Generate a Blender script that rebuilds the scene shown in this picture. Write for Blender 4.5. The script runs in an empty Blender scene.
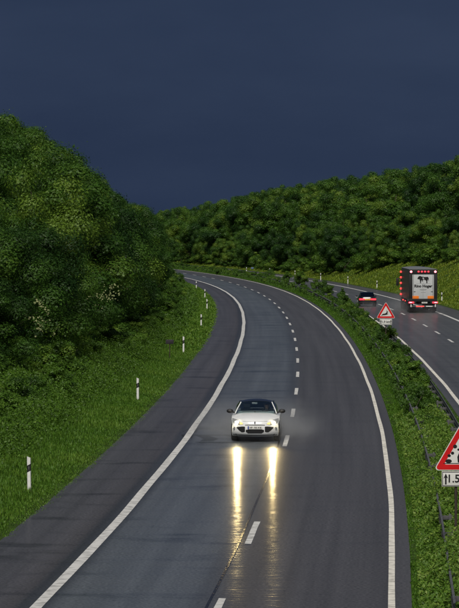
import bpy, bmesh, math, random
import numpy as np
from mathutils import Vector, Matrix

random.seed(7); rng = np.random.default_rng(7)
scene = bpy.context.scene
COL = scene.collection

# ------------------------------------------------------------------ camera
CAM_H, F_PX, IMG_W, IMG_H, HORIZON = 7.8, 3200.0, 459.0, 608.0, 227.0
cam_data = bpy.data.cameras.new('camera'); cam = bpy.data.objects.new('camera', cam_data)
COL.objects.link(cam); scene.camera = cam
cam_data.sensor_fit = 'HORIZONTAL'; cam_data.sensor_width = 36.0
cam_data.lens = F_PX / IMG_W * 36.0
cam_data.clip_start = 1.0; cam_data.clip_end = 20000.0
cam.location = (0, 0, CAM_H)
cam.rotation_euler = (math.radians(90) - math.atan((IMG_H / 2 - HORIZON) / F_PX), 0, 0)

# ------------------------------------------------------------------ world, sun, exposure
SUN_EL, SUN_AZ = math.radians(54), math.radians(186)      # azimuth clockwise from +Y: behind the viewer, a little to the left
world = bpy.data.worlds.new('World'); scene.world = world; world.use_nodes = True
wn, wl = world.node_tree.nodes, world.node_tree.links
bg = wn['Background']
sky = wn.new('ShaderNodeTexSky'); sky.sky_type = 'NISHITA'; sky.sun_disc = False
sky.sun_elevation = SUN_EL; sky.sun_rotation = SUN_AZ
tc = wn.new('ShaderNodeTexCoord'); nz = wn.new('ShaderNodeTexNoise')
nz.inputs['Scale'].default_value = 9.0; nz.inputs['Detail'].default_value = 6.0
wmp = wn.new('ShaderNodeMapping'); wmp.inputs['Scale'].default_value = (1, 1, 3.0)
wl.new(tc.outputs['Generated'], wmp.inputs['Vector']); wl.new(wmp.outputs[0], nz.inputs['Vector'])
rp = wn.new('ShaderNodeValToRGB')
rp.color_ramp.elements[0].position = 0.3; rp.color_ramp.elements[0].color = (0.074, 0.126, 0.275, 1)
rp.color_ramp.elements[1].position = 0.72; rp.color_ramp.elements[1].color = (0.112, 0.176, 0.350, 1)
wl.new(nz.outputs['Fac'], rp.inputs['Fac'])
mx = wn.new('ShaderNodeMixRGB'); mx.inputs['Fac'].default_value = 0.998     # a thick storm deck hides nearly all of the clear sky
wl.new(sky.outputs['Color'], mx.inputs['Color1']); wl.new(rp.outputs['Color'], mx.inputs['Color2'])
wl.new(mx.outputs['Color'], bg.inputs['Color'])
bg.inputs['Strength'].default_value = 0.1
sun_d = bpy.data.lights.new('sun', 'SUN'); sun = bpy.data.objects.new('sun', sun_d); COL.objects.link(sun)
sun_d.energy = 1.5; sun_d.angle = math.radians(36); sun_d.color = (1.0, 0.95, 0.86)
sd = Vector((math.sin(SUN_AZ) * math.cos(SUN_EL), math.cos(SUN_AZ) * math.cos(SUN_EL), math.sin(SUN_EL)))
sun.rotation_euler = sd.to_track_quat('Z', 'Y').to_euler(); sun.location = sd * 50 + Vector((0, 0, 60))
vs = scene.view_settings
vs.view_transform = 'Standard'; vs.look = 'None'; vs.gamma = 1.0; vs.use_curve_mapping = False
vs.exposure = 1.3
scene.cycles.use_denoising = True
scene.cycles.volume_step_rate = 1.0
scene.cycles.max_bounces = 8; scene.cycles.transparent_max_bounces = 12

# ------------------------------------------------------------------ helpers
def px(x, y_img, dist):
    """direction of a pixel of the photograph, taken to a given distance: world X and Z"""
    return (x - IMG_W / 2) * dist / F_PX, CAM_H - (y_img - HORIZON) * dist / F_PX

def tag(o, label=None, cat=None, group=None, kind=None):
    if label: o['label'] = label
    if cat: o['category'] = cat
    if group: o['group'] = group
    if kind: o['kind'] = kind
    return o

def link(name, me, parent=None, mat=None):
    o = bpy.data.objects.new(name, me); COL.objects.link(o)
    if parent is not None: o.parent = parent
    if mat is not None and not me.materials: me.materials.append(mat)
    return o

def empty(name, loc=(0, 0, 0), rz=0.0):
    o = bpy.data.objects.new(name, None); COL.objects.link(o)
    o.location = loc; o.rotation_euler = (0, 0, rz); o.empty_display_size = 0.2
    return o

def smooth(me, ang=35):
    me.polygons.foreach_set('use_smooth', [True] * len(me.polygons))
    try: me.set_sharp_from_angle(angle=math.radians(ang))
    except Exception: pass
    return me

def mesh(name, verts, faces, mat=None, sm=None):
    me = bpy.data.meshes.new(name)
    me.from_pydata([tuple(map(float, v)) for v in verts], [], [tuple(f) for f in faces]); me.update()
    if mat: me.materials.append(mat)
    if sm is not None: smooth(me, sm)
    return me

def bm_mesh(name, bm, mat=None, sm=None, bevel=None):
    if bevel:
        bmesh.ops.bevel(bm, geom=list(bm.edges), offset=bevel, segments=2, affect='EDGES', profile=0.6)
    bmesh.ops.recalc_face_normals(bm, faces=bm.faces)
    me = bpy.data.meshes.new(name); bm.to_mesh(me); bm.free()
    if mat: me.materials.append(mat)
    if sm is not None: smooth(me, sm)
    return me

def add_box(bm, c, s, rot=None):
    m = Matrix.Translation(c)
    if rot is not None: m = m @ rot
    bmesh.ops.create_cube(bm, size=1.0, matrix=m @ Matrix.Diagonal((s[0], s[1], s[2], 1)))

def box_me(name, c, s, mat, bevel=0.0):
    bm = bmesh.new(); add_box(bm, c, s)
    return bm_mesh(name, bm, mat, 40 if bevel else None, bevel or None)

def add_cyl(bm, p0, p1, r0, r1=None, seg=12):
    r1 = r0 if r1 is None else r1
    p0, p1 = Vector(p0), Vector(p1); d = p1 - p0
    q = d.to_track_quat('Z', 'Y').to_matrix().to_4x4()
    bmesh.ops.create_cone(bm, cap_ends=True, segments=seg, radius1=r0, radius2=r1, depth=d.length,
                          matrix=Matrix.Translation((p0 + p1) / 2) @ q)

def cyl_me(name, p0, p1, r0, mat, r1=None, seg=14):
    bm = bmesh.new(); add_cyl(bm, p0, p1, r0, r1, seg); return bm_mesh(name, bm, mat, 40)

def prism(name, pts, y0, y1, mat, sm=None):
    """polygon of (x,z) points extruded from y0 (front, towards -Y) to y1"""
    n = len(pts)
    v = [(p[0], y0, p[1]) for p in pts] + [(p[0], y1, p[1]) for p in pts]
    f = [tuple(range(n)), tuple(range(2 * n - 1, n - 1, -1))] + [(i, i + n, (i + 1) % n + n, (i + 1) % n) for i in range(n)]
    bm = bmesh.new(); vv = [bm.verts.new(p) for p in v]
    for q in f: bm.faces.new([vv[k] for k in q])
    return bm_mesh(name, bm, mat, sm)

# ------------------------------------------------------------------ materials
def mat_new(name):
    m = bpy.data.materials.new(name); m.use_nodes = True
    return m, m.node_tree.nodes, m.node_tree.links, m.node_tree.nodes['Principled BSDF']

def plain(name, col, rough=0.5, metal=0.0, emit=None, es=0.0, coat=0.0, var=0.0, scale=8.0, spec=0.5):
    m, n, l, p = mat_new(name)
    p.inputs['Roughness'].default_value = rough; p.inputs['Metallic'].default_value = metal
    p.inputs['Coat Weight'].default_value = coat; p.inputs['Specular IOR Level'].default_value = spec
    if var > 0:
        t = n.new('ShaderNodeTexCoord'); z = n.new('ShaderNodeTexNoise'); z.inputs['Scale'].default_value = scale; z.inputs['Detail'].default_value = 5
        r = n.new('ShaderNodeValToRGB'); l.new(t.outputs['Object'], z.inputs['Vector']); l.new(z.outputs['Fac'], r.inputs['Fac'])
        r.color_ramp.elements[0].position = .3; r.color_ramp.elements[1].position = .7
        r.color_ramp.elements[0].color = tuple(c * (1 - var) for c in col) + (1,)
        r.color_ramp.elements[1].color = tuple(min(1, c * (1 + var * .6)) for c in col) + (1,)
        l.new(r.outputs['Color'], p.inputs['Base Color'])
    else:
        p.inputs['Base Color'].default_value = tuple(col) + (1,)
    if emit:
        p.inputs['Emission Color'].default_value = tuple(emit) + (1,); p.inputs['Emission Strength'].default_value = es
    return m

def math_node(n, op, a=None, b=None):
    x = n.new('ShaderNodeMath'); x.operation = op
    if a is not None and not hasattr(a, 'links'): x.inputs[0].default_value = a
    if b is not None and not hasattr(b, 'links'): x.inputs[1].default_value = b
    return x

def leaf_mat(name, dark, light, yellow, trans=0.3, obj_var=0.35):
    m, n, l, p = mat_new(name)
    at = n.new('ShaderNodeAttribute'); at.attribute_name = 'tint'
    oi = n.new('ShaderNodeObjectInfo')
    r = n.new('ShaderNodeValToRGB'); e = r.color_ramp.elements
    e[0].position = 0.0; e[0].color = dark + (1,); e[1].position = 1.0; e[1].color = yellow + (1,)
    k = e.new(0.6); k.color = light + (1,)
    s = n.new('ShaderNodeMath'); s.operation = 'MULTIPLY_ADD'; s.inputs[1].default_value = obj_var; l.new(oi.outputs['Random'], s.inputs[0])
    l.new(at.outputs['Fac'], s.inputs[2])
    d = n.new('ShaderNodeMath'); d.operation = 'SUBTRACT'; d.inputs[1].default_value = obj_var * 0.5; l.new(s.outputs[0], d.inputs[0])
    l.new(d.outputs[0], r.inputs['Fac'])
    l.new(r.outputs['Color'], p.inputs['Base Color'])
    p.inputs['Roughness'].default_value = 0.5; p.inputs['Specular IOR Level'].default_value = 0.25
    tr = n.new('ShaderNodeBsdfTranslucent'); l.new(r.outputs['Color'], tr.inputs['Color'])
    mixs = n.new('ShaderNodeMixShader'); mixs.inputs['Fac'].default_value = trans
    l.new(p.outputs[0], mixs.inputs[1]); l.new(tr.outputs[0], mixs.inputs[2])
    l.new(mixs.outputs[0], n['Material Output'].inputs['Surface'])
    return m

M = {}
M['leaf_bank'] = leaf_mat('leaves_bank', (0.014, 0.043, 0.007), (0.048, 0.115, 0.013), (0.120, 0.200, 0.022), obj_var=.7)
M['leaf_wood'] = leaf_mat('leaves_wood', (0.016, 0.050, 0.009), (0.058, 0.135, 0.016), (0.140, 0.220, 0.026), obj_var=0.75)
M['leaf_shrub'] = leaf_mat('leaves_shrub', (0.028, 0.070, 0.009), (0.072, 0.155, 0.016), (0.150, 0.240, 0.028), obj_var=.6)
M['weed'] = leaf_mat('weeds', (0.030, 0.075, 0.010), (0.085, 0.175, 0.018), (0.200, 0.290, 0.050))
M['bramble'] = leaf_mat('bramble', (0.034, 0.080, 0.008), (0.078, 0.165, 0.014), (0.150, 0.235, 0.026))
M['grass_l'] = leaf_mat('grass_left', (0.040, 0.100, 0.010), (0.082, 0.185, 0.018), (0.150, 0.255, 0.034))
M['grass_r'] = leaf_mat('grass_right', (0.085, 0.150, 0.014), (0.190, 0.265, 0.026), (0.340, 0.330, 0.055))
M['blossom'] = plain('blossom', (0.16, 0.18, 0.07), 0.8)
M['bark'] = plain('bark', (0.055, 0.042, 0.030), 0.85, var=.4, scale=3)

def ground_mat():
    m, n, l, p = mat_new('soil_and_turf')
    t = n.new('ShaderNodeTexCoord'); z = n.new('ShaderNodeTexNoise'); z.inputs['Scale'].default_value = .7; z.inputs['Detail'].default_value = 8
    l.new(t.outputs['Object'], z.inputs['Vector'])
    r = n.new('ShaderNodeValToRGB'); e = r.color_ramp.elements
    e[0].position = .3; e[0].color = (0.020, 0.034, 0.008, 1); e[1].position = .75; e[1].color = (0.045, 0.085, 0.014, 1)
    l.new(z.outputs['Fac'], r.inputs['Fac']); l.new(r.outputs['Color'], p.inputs['Base Color'])
    p.inputs['Roughness'].default_value = .95; p.inputs['Specular IOR Level'].default_value = .1
    return m
M['ground'] = ground_mat()

def road_mat(name, stops, wet):
    """stops: (offset in m, colour, wetness 0..1, mottling 0..1); UV.x is the offset across the road, UV.y the distance along it"""
    m, n, l, p = mat_new(name)
    uv = n.new('ShaderNodeUVMap'); uv.uv_map = 'road'
    sep = n.new('ShaderNodeSeparateXYZ'); l.new(uv.outputs[0], sep.inputs[0])
    lo, hi = stops[0][0], stops[-1][0]
    mr = n.new('ShaderNodeMapRange'); mr.inputs['From Min'].default_value = lo; mr.inputs['From Max'].default_value = hi
    wob = n.new('ShaderNodeTexNoise'); wob.inputs['Scale'].default_value = .15; l.new(uv.outputs[0], wob.inputs['Vector'])
    wa = n.new('ShaderNodeMath'); wa.operation = 'MULTIPLY_ADD'; wa.inputs[1].default_value = .12
    l.new(wob.outputs['Fac'], wa.inputs[0]); l.new(sep.outputs['X'], wa.inputs[2]); l.new(wa.outputs[0], mr.inputs['Value'])
    rc = n.new('ShaderNodeValToRGB'); rw = n.new('ShaderNodeValToRGB'); rm = n.new('ShaderNodeValToRGB')
    for ramp, idx in ((rc, 1), (rw, 2), (rm, 3)):
        e = ramp.color_ramp.elements
        while len(e) > 1: e.remove(e[-1])
        for i, s in enumerate(stops):
            q = e[0] if i == 0 else e.new((s[0] - lo) / (hi - lo))
            if i == 0: q.position = 0
            c = s[idx]; q.color = (c[0], c[1], c[2], 1) if idx == 1 else (c, c, c, 1)
        l.new(mr.outputs[0], ramp.inputs['Fac'])
    # patches: damp and drier areas, tyre-polished bands, fine aggregate
    big = n.new('ShaderNodeTexNoise'); big.inputs['Scale'].default_value = .45; big.inputs['Detail'].default_value = 6; big.inputs['Roughness'].default_value = .62
    mp = n.new('ShaderNodeMapping'); mp.inputs['Scale'].default_value = (.55, 1.0, 1); l.new(uv.outputs[0], mp.inputs['Vector']); l.new(mp.outputs[0], big.inputs['Vector'])
    lon = n.new('ShaderNodeTexNoise'); lon.inputs['Scale'].default_value = 1.0; lon.inputs['Detail'].default_value = 4
    mp2 = n.new('ShaderNodeMapping'); mp2.inputs['Scale'].default_value = (2.2, .02, 1); l.new(uv.outputs[0], mp2.inputs['Vector']); l.new(mp2.outputs[0], lon.inputs['Vector'])
    fine = n.new('ShaderNodeTexNoise'); fine.inputs['Scale'].default_value = 14; fine.inputs['Detail'].default_value = 6; l.new(uv.outputs[0], fine.inputs['Vector'])
    def mulr(src, a, b, lo_=.3, hi_=.7):
        x = n.new('ShaderNodeMapRange'); x.inputs['From Min'].default_value = lo_; x.inputs['From Max'].default_value = hi_
        x.inputs['To Min'].default_value = a; x.inputs['To Max'].default_value = b; l.new(src, x.inputs['Value']); return x.outputs[0]
    f0 = mulr(big.outputs['Fac'], -.52, .12, .30, .46)
    f1n = n.new('ShaderNodeMath'); f1n.operation = 'MULTIPLY_ADD'; f1n.inputs[2].default_value = 1.0; l.new(f0, f1n.inputs[0]); l.new(rm.outputs['Color'], f1n.inputs[1]); f1 = f1n.outputs[0]
    f2 = mulr(lon.outputs['Fac'], .85, 1.15); f3 = mulr(fine.outputs['Fac'], .66, 1.34)
    a = math_node(n, 'MULTIPLY'); l.new(f1, a.inputs[0]); l.new(f2, a.inputs[1])
    b = math_node(n, 'MULTIPLY'); l.new(a.outputs[0], b.inputs[0]); l.new(f3, b.inputs[1])
    vm = n.new('ShaderNodeVectorMath'); vm.operation = 'SCALE'; l.new(rc.outputs['Color'], vm.inputs[0]); l.new(b.outputs[0], vm.inputs['Scale'])
    l.new(vm.outputs[0], p.inputs['Base Color'])
    p.inputs['Roughness'].default_value = .42
    l.new(mulr(rw.outputs['Color'], .05, .22, .25, .9), p.inputs['Specular IOR Level'])
    g1 = mulr(big.outputs['Fac'], 1.15, .55); cw = math_node(n, 'MULTIPLY'); l.new(rw.outputs['Color'], cw.inputs[0]); l.new(g1, cw.inputs[1])
    cw2 = math_node(n, 'MULTIPLY', None, wet); l.new(cw.outputs[0], cw2.inputs[0]); cw2.use_clamp = True
    l.new(cw2.outputs[0], p.inputs['Coat Weight'])
    l.new(mulr(fine.outputs['Fac'], .13, .20), p.inputs['Coat Roughness']); p.inputs['Coat IOR'].default_value = 1.33
    rip = n.new('ShaderNodeTexNoise'); rip.inputs['Scale'].default_value = 1.0; rip.inputs['Detail'].default_value = 3
    mp3 = n.new('ShaderNodeMapping'); mp3.inputs['Scale'].default_value = (1.2, 3.2, 1); l.new(uv.outputs[0], mp3.inputs['Vector']); l.new(mp3.outputs[0], rip.inputs['Vector'])
    bp = n.new('ShaderNodeBump'); bp.inputs['Strength'].default_value = .6; bp.inputs['Distance'].default_value = .02
    wv = n.new('ShaderNodeTexNoise'); wv.inputs['Scale'].default_value = 1.0; wv.inputs['Detail'].default_value = 1.5
    mp4 = n.new('ShaderNodeMapping'); mp4.inputs['Scale'].default_value = (.55, .42, 1); l.new(uv.outputs[0], mp4.inputs['Vector']); l.new(mp4.outputs[0], wv.inputs['Vector'])
    hs = n.new('ShaderNodeMath'); hs.operation = 'MULTIPLY_ADD'; hs.inputs[1].default_value = 1.6; l.new(wv.outputs['Fac'], hs.inputs[0]); l.new(rip.outputs['Fac'], hs.inputs[2])
    l.new(hs.outputs[0], bp.inputs['Height']); l.new(bp.outputs[0], p.inputs['Coat Normal'])
    return m

M['road'] = road_mat('wet_asphalt', [
    (-6.6, (.058, .060, .070), .28, .9), (-4.9, (.060, .060, .069), .28, .9), (-4.2, (.060, .058, .064), .30, .7), (-4.02, (.040, .042, .048), .35, .3), (-3.55, (.046, .050, .058), .5, .3),
    (-3.3, (.080, .088, .100), .7, .7), (-2.0, (.088, .098, .110), .85, .9), (-.6, (.084, .093, .104), .8, .7), (-.2, (.062, .067, .076), .6, .3),  # slow lane paler: wet sheen of the sky worked into its colour
    (.25, (.064, .065, .072), .25, .15), (2.0, (.066, .066, .073), .2, .15), (4.2, (.064, .064, .070), .22, .15)], 0.62)
M['road2'] = road_mat('damp_asphalt', [(0, (.070, .071, .078), .3, .3), (3.5, (.078, .080, .088), .4, .3), (7, (.080, .082, .090), .4, .3), (10, (.068, .066, .070), .3, .4)], 0.7)

def paint_mat(name, col):
    m, n, l, p = mat_new(name)
    t = n.new('ShaderNodeTexCoord'); z = n.new('ShaderNodeTexNoise'); z.inputs['Scale'].default_value = 3.5; z.inputs['Detail'].default_value = 8
    l.new(t.outputs['Object'], z.inputs['Vector'])
    r = n.new('ShaderNodeValToRGB'); r.color_ramp.elements[0].position = .34; r.color_ramp.elements[1].position = .56
    r.color_ramp.elements[0].color = tuple(c * .55 for c in col) + (1,); r.color_ramp.elements[1].color = col + (1,)
    l.new(z.outputs['Fac'], r.inputs['Fac']); l.new(r.outputs['Color'], p.inputs['Base Color'])
    p.inputs['Roughness'].default_value = .6; p.inputs['Specular IOR Level'].default_value = .2
    return m
M['paint'] = paint_mat('road_paint', (.56, .56, .55)); M['paint_r'] = paint_mat('road_paint_cream', (.68, .66, .60))
M['tar'] = plain('bitumen_seam', (.016, .015, .015), .27, var=.3, scale=2, spec=.35)
def seam_mat():
    m = plain('bitumen_seam', (.014, .013, .013), .3); n, l, p = m.node_tree.nodes, m.node_tree.links, m.node_tree.nodes['Principled BSDF']
    p.inputs['Roughness'].default_value = .22; p.inputs['Specular IOR Level'].default_value = .5
    t = n.new('ShaderNodeTexCoord'); z = n.new('ShaderNodeTexNoise'); z.inputs['Scale'].default_value = 5.0; z.inputs['Detail'].default_value = 4; l.new(t.outputs['Object'], z.inputs['Vector'])
    b = n.new('ShaderNodeBump'); b.inputs['Strength'].default_value = 1.0; b.inputs['Distance'].default_value = .012; l.new(z.outputs['Fac'], b.inputs['Height']); l.new(b.outputs[0], p.inputs['Normal'])
    return m
M['tar'] = seam_mat()
M['galv'] = plain('galvanised_steel', (.11, .115, .125), .65, .4, var=.35, scale=4)
M['galv_dark'] = plain('weathered_steel', (.10, .10, .105), .6, .4, var=.4, scale=5)
M['rust_post'] = plain('brown_post', (.045, .032, .026), .8, var=.4)
M['white_plastic'] = plain('post_white', (.74, .74, .72), .45, var=.12, scale=9)
M['black_plastic'] = plain('black_plastic', (.012, .012, .013), .5)
M['reflector'] = plain('reflector', (.75, .55, .30), .2)
M['sign_white'] = plain('sign_white', (.72, .72, .69), .35, var=.08, scale=3)
M['sign_red'] = plain('sign_red', (.62, .012, .014), .35, var=.1, scale=3)
M['sign_black'] = plain('sign_black', (.01, .01, .011), .5)
M['sign_grey'] = plain('sign_back', (.25, .26, .27), .5, .4)
M['car_white'] = plain('white_paint', (.80, .81, .81), .25, coat=.6, var=.05, scale=2)
M['car_black'] = plain('black_paint', (.010, .011, .013), .2, coat=.8)
M['roof_dark'] = plain('dark_roof', (.016, .018, .024), .22, coat=.6)
M['rubber'] = plain('tyre_rubber', (.016, .016, .017), .8, var=.3, scale=12)
M['alloy'] = plain('alloy', (.42, .43, .44), .35, .8)
M['chrome'] = plain('chrome', (.6, .6, .62), .15, 1.0)
M['dark_trim'] = plain('dark_trim', (.012, .012, .014), .55)
M['cabin'] = plain('cabin_trim', (.20, .22, .225), .8)
M['lens'] = plain('clear_lens', (.30, .31, .31), .1, coat=1.0)
M['plate_white'] = plain('plate_white', (.72, .72, .68), .4)
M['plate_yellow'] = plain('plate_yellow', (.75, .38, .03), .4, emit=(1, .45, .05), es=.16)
M['plate_blue'] = plain('plate_blue', (.01, .04, .30), .4)
M['head_lamp'] = plain('lit_headlamp', (.9, .85, .7), .2, emit=(1.0, .84, .50), es=48)
M['drl_amber'] = plain('amber_side_lamp', (.8, .5, .1), .2, emit=(1.0, .62, .14), es=.9)
M['tail_red'] = plain('lit_tail_lamp', (.6, .02, .02), .2, emit=(1.0, .03, .05), es=1.0)
M['tail_hot'] = plain('bright_tail_lamp', (.8, .2, .2), .2, emit=(1.0, .22, .27), es=1.3)
M['marker_red'] = plain('marker_lamp', (.6, .05, .03), .2, emit=(1.0, .05, .05), es=.7)
M['orange_mark'] = plain('orange_reflective_glow', (.80, .20, .02), .35, emit=(1, .22, .02), es=.03)  # faint glow stands in for light thrown back by the panels
M['truck_side'] = plain('dark_trailer_side', (.085, .088, .092), .3, .2, var=.2, scale=1.2)
M['truck_roof'] = plain('grey_trailer_roof', (.22, .23, .24), .35, .2)
M['truck_door'] = plain('pale_trailer_door', (.52, .54, .55), .4, var=.06, scale=2)
M['print_grey'] = plain('grey_print', (.26, .27, .28), .5)
M['skin'] = plain('skin', (.42, .26, .19), .6)
M['shirt'] = plain('dark_shirt', (.05, .055, .075), .9)
M['hair'] = plain('dark_hair', (.03, .022, .016), .8)

def glass_mat(name, tint, gloss=.07):
    m, n, l, p = mat_new(name); n.remove(p)
    tr = n.new('ShaderNodeBsdfTransparent'); tr.inputs['Color'].default_value = tint + (1,)
    gl = n.new('ShaderNodeBsdfGlossy'); gl.inputs['Roughness'].default_value = .06; gl.inputs['Color'].default_value = (.85, .92, .95, 1)
    lw = n.new('ShaderNodeFresnel'); lw.inputs['IOR'].default_value = 1.5
    ad = math_node(n, 'ADD', None, gloss); l.new(lw.outputs[0], ad.inputs[0]); ad.use_clamp = True
    mi = n.new('ShaderNodeMixShader'); l.new(ad.outputs[0], mi.inputs['Fac']); l.new(tr.outputs[0], mi.inputs[1]); l.new(gl.outputs[0], mi.inputs[2])
    l.new(mi.outputs[0], n['Material Output'].inputs['Surface']); return m
M['glass'] = glass_mat('window_glass', (.76, .86, .86), .10); M['glass_dark'] = glass_mat('tinted_glass', (.15, .18, .19))

# ------------------------------------------------------------------ road alignment (metres; Y runs away from the bridge)
_pts = np.array([(72, .18), (82, .57), (118, 2.05), (135, 2.65), (152, 3.18), (170, 3.65), (189, 4.04), (207, 4.41), (226, 4.68), (242, 4.77), (261, 4.87), (278, 4.86),
                 (296, 4.86), (312, 4.76), (328, 4.53), (344, 4.30), (360, 4.02), (376, 3.61), (391, 3.14), (404, 2.55), (433, 1.21), (458, -.34), (477, -1.95), (489, -2.9), (527, -6.3)])
_cf = np.polyfit(_pts[:, 0] / 300 - 1, _pts[:, 1], 5)
def _poly(y): return float(np.polyval(_cf, y / 300 - 1))
def _dpoly(y): return (_poly(y + .5) - _poly(y - .5))
Y0, Y1, Y2 = 72.0, 520.0, 900.0
X0_, S0_, X1_, S1_ = _poly(Y0), _dpoly(Y0), _poly(Y1), _dpoly(Y1)
KAP = -1 / 2300.0
X2_ = X1_ + S1_ * (Y2 - Y1) + KAP * (Y2 - Y1) ** 2 / 2; S2_ = S1_ + KAP * (Y2 - Y1)
def cx(y):
    if y < Y0: return X0_ + S0_ * (y - Y0)
    if y <= Y1: return _poly(y)
    if y <= Y2: return X1_ + S1_ * (y - Y1) + KAP * (y - Y1) ** 2 / 2
    return X2_ + S2_ * (y - Y2)
def slope(y): return (cx(y + .5) - cx(y - .5))
def P(y, off, z=0.0):
    s = slope(y); k = math.sqrt(1 + s * s)
    return (cx(y) + off / k, y - off * s / k, z)
G = lambda y: float(np.interp(y, [0, 290, 340, 390, 460, 540, 2000], [10.65, 10.65, 10.25, 9.65, 9.1, 8.8, 8.8]))   # lane line of the other carriageway
L_EDGE, L_LINE, R_LINE, R_EDGE = -6.2, -3.72, 3.55, 4.02
heading = lambda y: -math.atan(slope(y))

def sstep(a, b, x):
    t = min(1, max(0, (x - a) / (b - a))); return t * t * (3 - 2 * t)
def wav(x, y): return .5 * math.sin(x * .31 + y * .17 + 1.3) + .3 * math.sin(x * .7 - y * .11) + .2 * math.sin(y * .43 + x * .2)
def h_left(d, y):        # d: metres left of the asphalt edge
    base = float(np.interp(d, [0, .2, 1.2, 2.5, 5.8, 7.8, 12, 18, 30], [.0, .04, .10, .28, 1.25, 2.2, 4.8, 7.6, 8.4]))
    return base + wav(d * 2, y) * .12 * sstep(1.2, 5, d)
def h_right(d, y):       # d: metres right of the other carriageway's asphalt edge
    cap = float(np.interp(y, [0, 420, 560, 720, 900, 3000], [10.5, 10.5, 10, 7.5, 4.0, 2.0]))
    r = .05 + max(0, d - 1.6) * .48
    r = r if r < cap * .7 else cap * .7 + (1 - math.exp(-(r - cap * .7) / (cap * .3))) * cap * .3
    return r * 1.0 + wav(d * 2, y) * .12 * sstep(1.2, 5, d)
def h_med(o, y): return .04 + .10 * math.sin(max(0, min(1, (o - R_EDGE) / (G(y) - 3.85 - R_EDGE))) * math.pi)

def strip_mesh(name, ys, offs, z, mat, uv=True):
    v, f, u = [], [], []
    for y in ys:
        for o in offs:
            oo = o(y) if callable(o) else o
            v.append(P(y, oo, z)); u.append((oo, y))
    k = len(offs)
    for i in range(len(ys) - 1):
        for j in range(k - 1):
            a = i * k + j; f.append((a, a + 1, a + k + 1, a + k))
    me = mesh(name, v, f, mat)
    if uv:
        L = me.uv_layers.new(name='road')
        for lp in me.loops: L.data[lp.index].uv = u[lp.vertex_index]
    return me

YS = list(np.arange(-40, 560, 4.0)) + list(np.arange(560, 900, 10.0)) + list(np.arange(900, 1500, 40.0))
# ground: one sheet in road coordinates, dipping just under the two carriageways
def build_ground():
    ys = [-60, -45] + YS[1:] + [1600, 2000, 3000, 5000, 9000]
    ld = [6000, 2000, 700, 250, 120, 70, 45, 30, 24, 20, 18, 16, 14, 12, 10, 9, 8, 7, 6, 5, 4, 3.2, 2.5, 1.8, 1.2, .6, .2, 0.0]
    rd = [0.0, .3, .8, 1.6, 2.4, 3.2, 4, 5, 6, 7, 8, 9, 10, 12, 14, 16, 18, 20, 24, 30, 45, 70, 120, 250, 700, 2000, 6000]
    v = []; k = None
    for y in ys:
        row = []
        for d in ld: row.append(P(y, L_EDGE - d, h_left(min(d, 30), y) + .005))
        row.append(P(y, L_EDGE + .12, -.06)); row.append(P(y, R_EDGE - .12, -.06))
        md = G(y) - 3.85
        for t in (0, .12, .3, .5, .7, .88, 1):
            o = R_EDGE + (md - R_EDGE) * t; row.append(P(y, o, h_med(o, y)))
        row.append(P(y, md + .12, -.06)); row.append(P(y, G(y) + 5.8, -.06))
        for d in rd: row.append(P(y, G(y) + 5.92 + d, h_right(min(d, 45), y) + .005))
        k = len(row); v += row
    f = [(i * k + j, i * k + j + 1, (i + 1) * k + j + 1, (i + 1) * k + j) for i in range(len(ys) - 1) for j in range(k - 1)]
    o = link('ground', mesh('ground', v, f, M['ground'], 60)); tag(o, kind='structure')
build_ground()

RY = [y for y in YS if y <= 900]
tag(link('road', strip_mesh('road', RY, [L_EDGE, -4.1, -3.5, -2, -.2, 1.5, 3, R_EDGE], 0, M['road'])), kind='structure')
def road2():
    ys = RY
    offs = [lambda y, a=a: G(y) + a for a in (-3.85, -3.4, 0, 3.5, 5.92)]
    me = strip_mesh('opposite_road', ys, offs, 0, M['road2'])
    L = me.uv_layers['road']
    for lp in me.loops:
        q = L.data[lp.index].uv; L.data[lp.index].uv = (q[0] - G(q[1]) + 3.85, q[1])
    tag(link('opposite_road', me), kind='structure')
road2()

# ragged asphalt edge next to the verge, painted lines, seam
def line(name, off, w, mat, label, y0=-30, y1=880, step=2.0, z=.004):
    ys = list(np.arange(y0, y1, step)); ph = random.random() * 9
    offs = [lambda y, s=s: (off(y) if callable(off) else off) + s * w / 2 * (1 + .05 * math.sin(y * .4 + ph + s)) + .012 * math.sin(y * .21 + ph) for s in (-1, 1)]
    o = link(name, strip_mesh(name, ys, offs, z, mat)); tag(o, label, kind='structure'); return o
line('shoulder_line', L_LINE, .25, M['paint'], 'broad white edge line between the hard shoulder and the near carriageway')
line('edge_line', R_LINE, .145, M['paint_r'], 'white edge line beside the planted median on the near carriageway')
line('median_edge_line', lambda y: G(y) - 3.35, .17, M['paint_r'], 'white edge line on the median side of the far carriageway')
line('outer_edge_line', lambda y: G(y) + 3.5, .27, M['paint'], 'white edge line on the outer side of the far carriageway')
line('tar_seam', -.24, .06, M['tar'], 'dark glossy bitumen seam beside the lane dashes', y0=40, y1=128, step=.7, z=.006)

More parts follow.
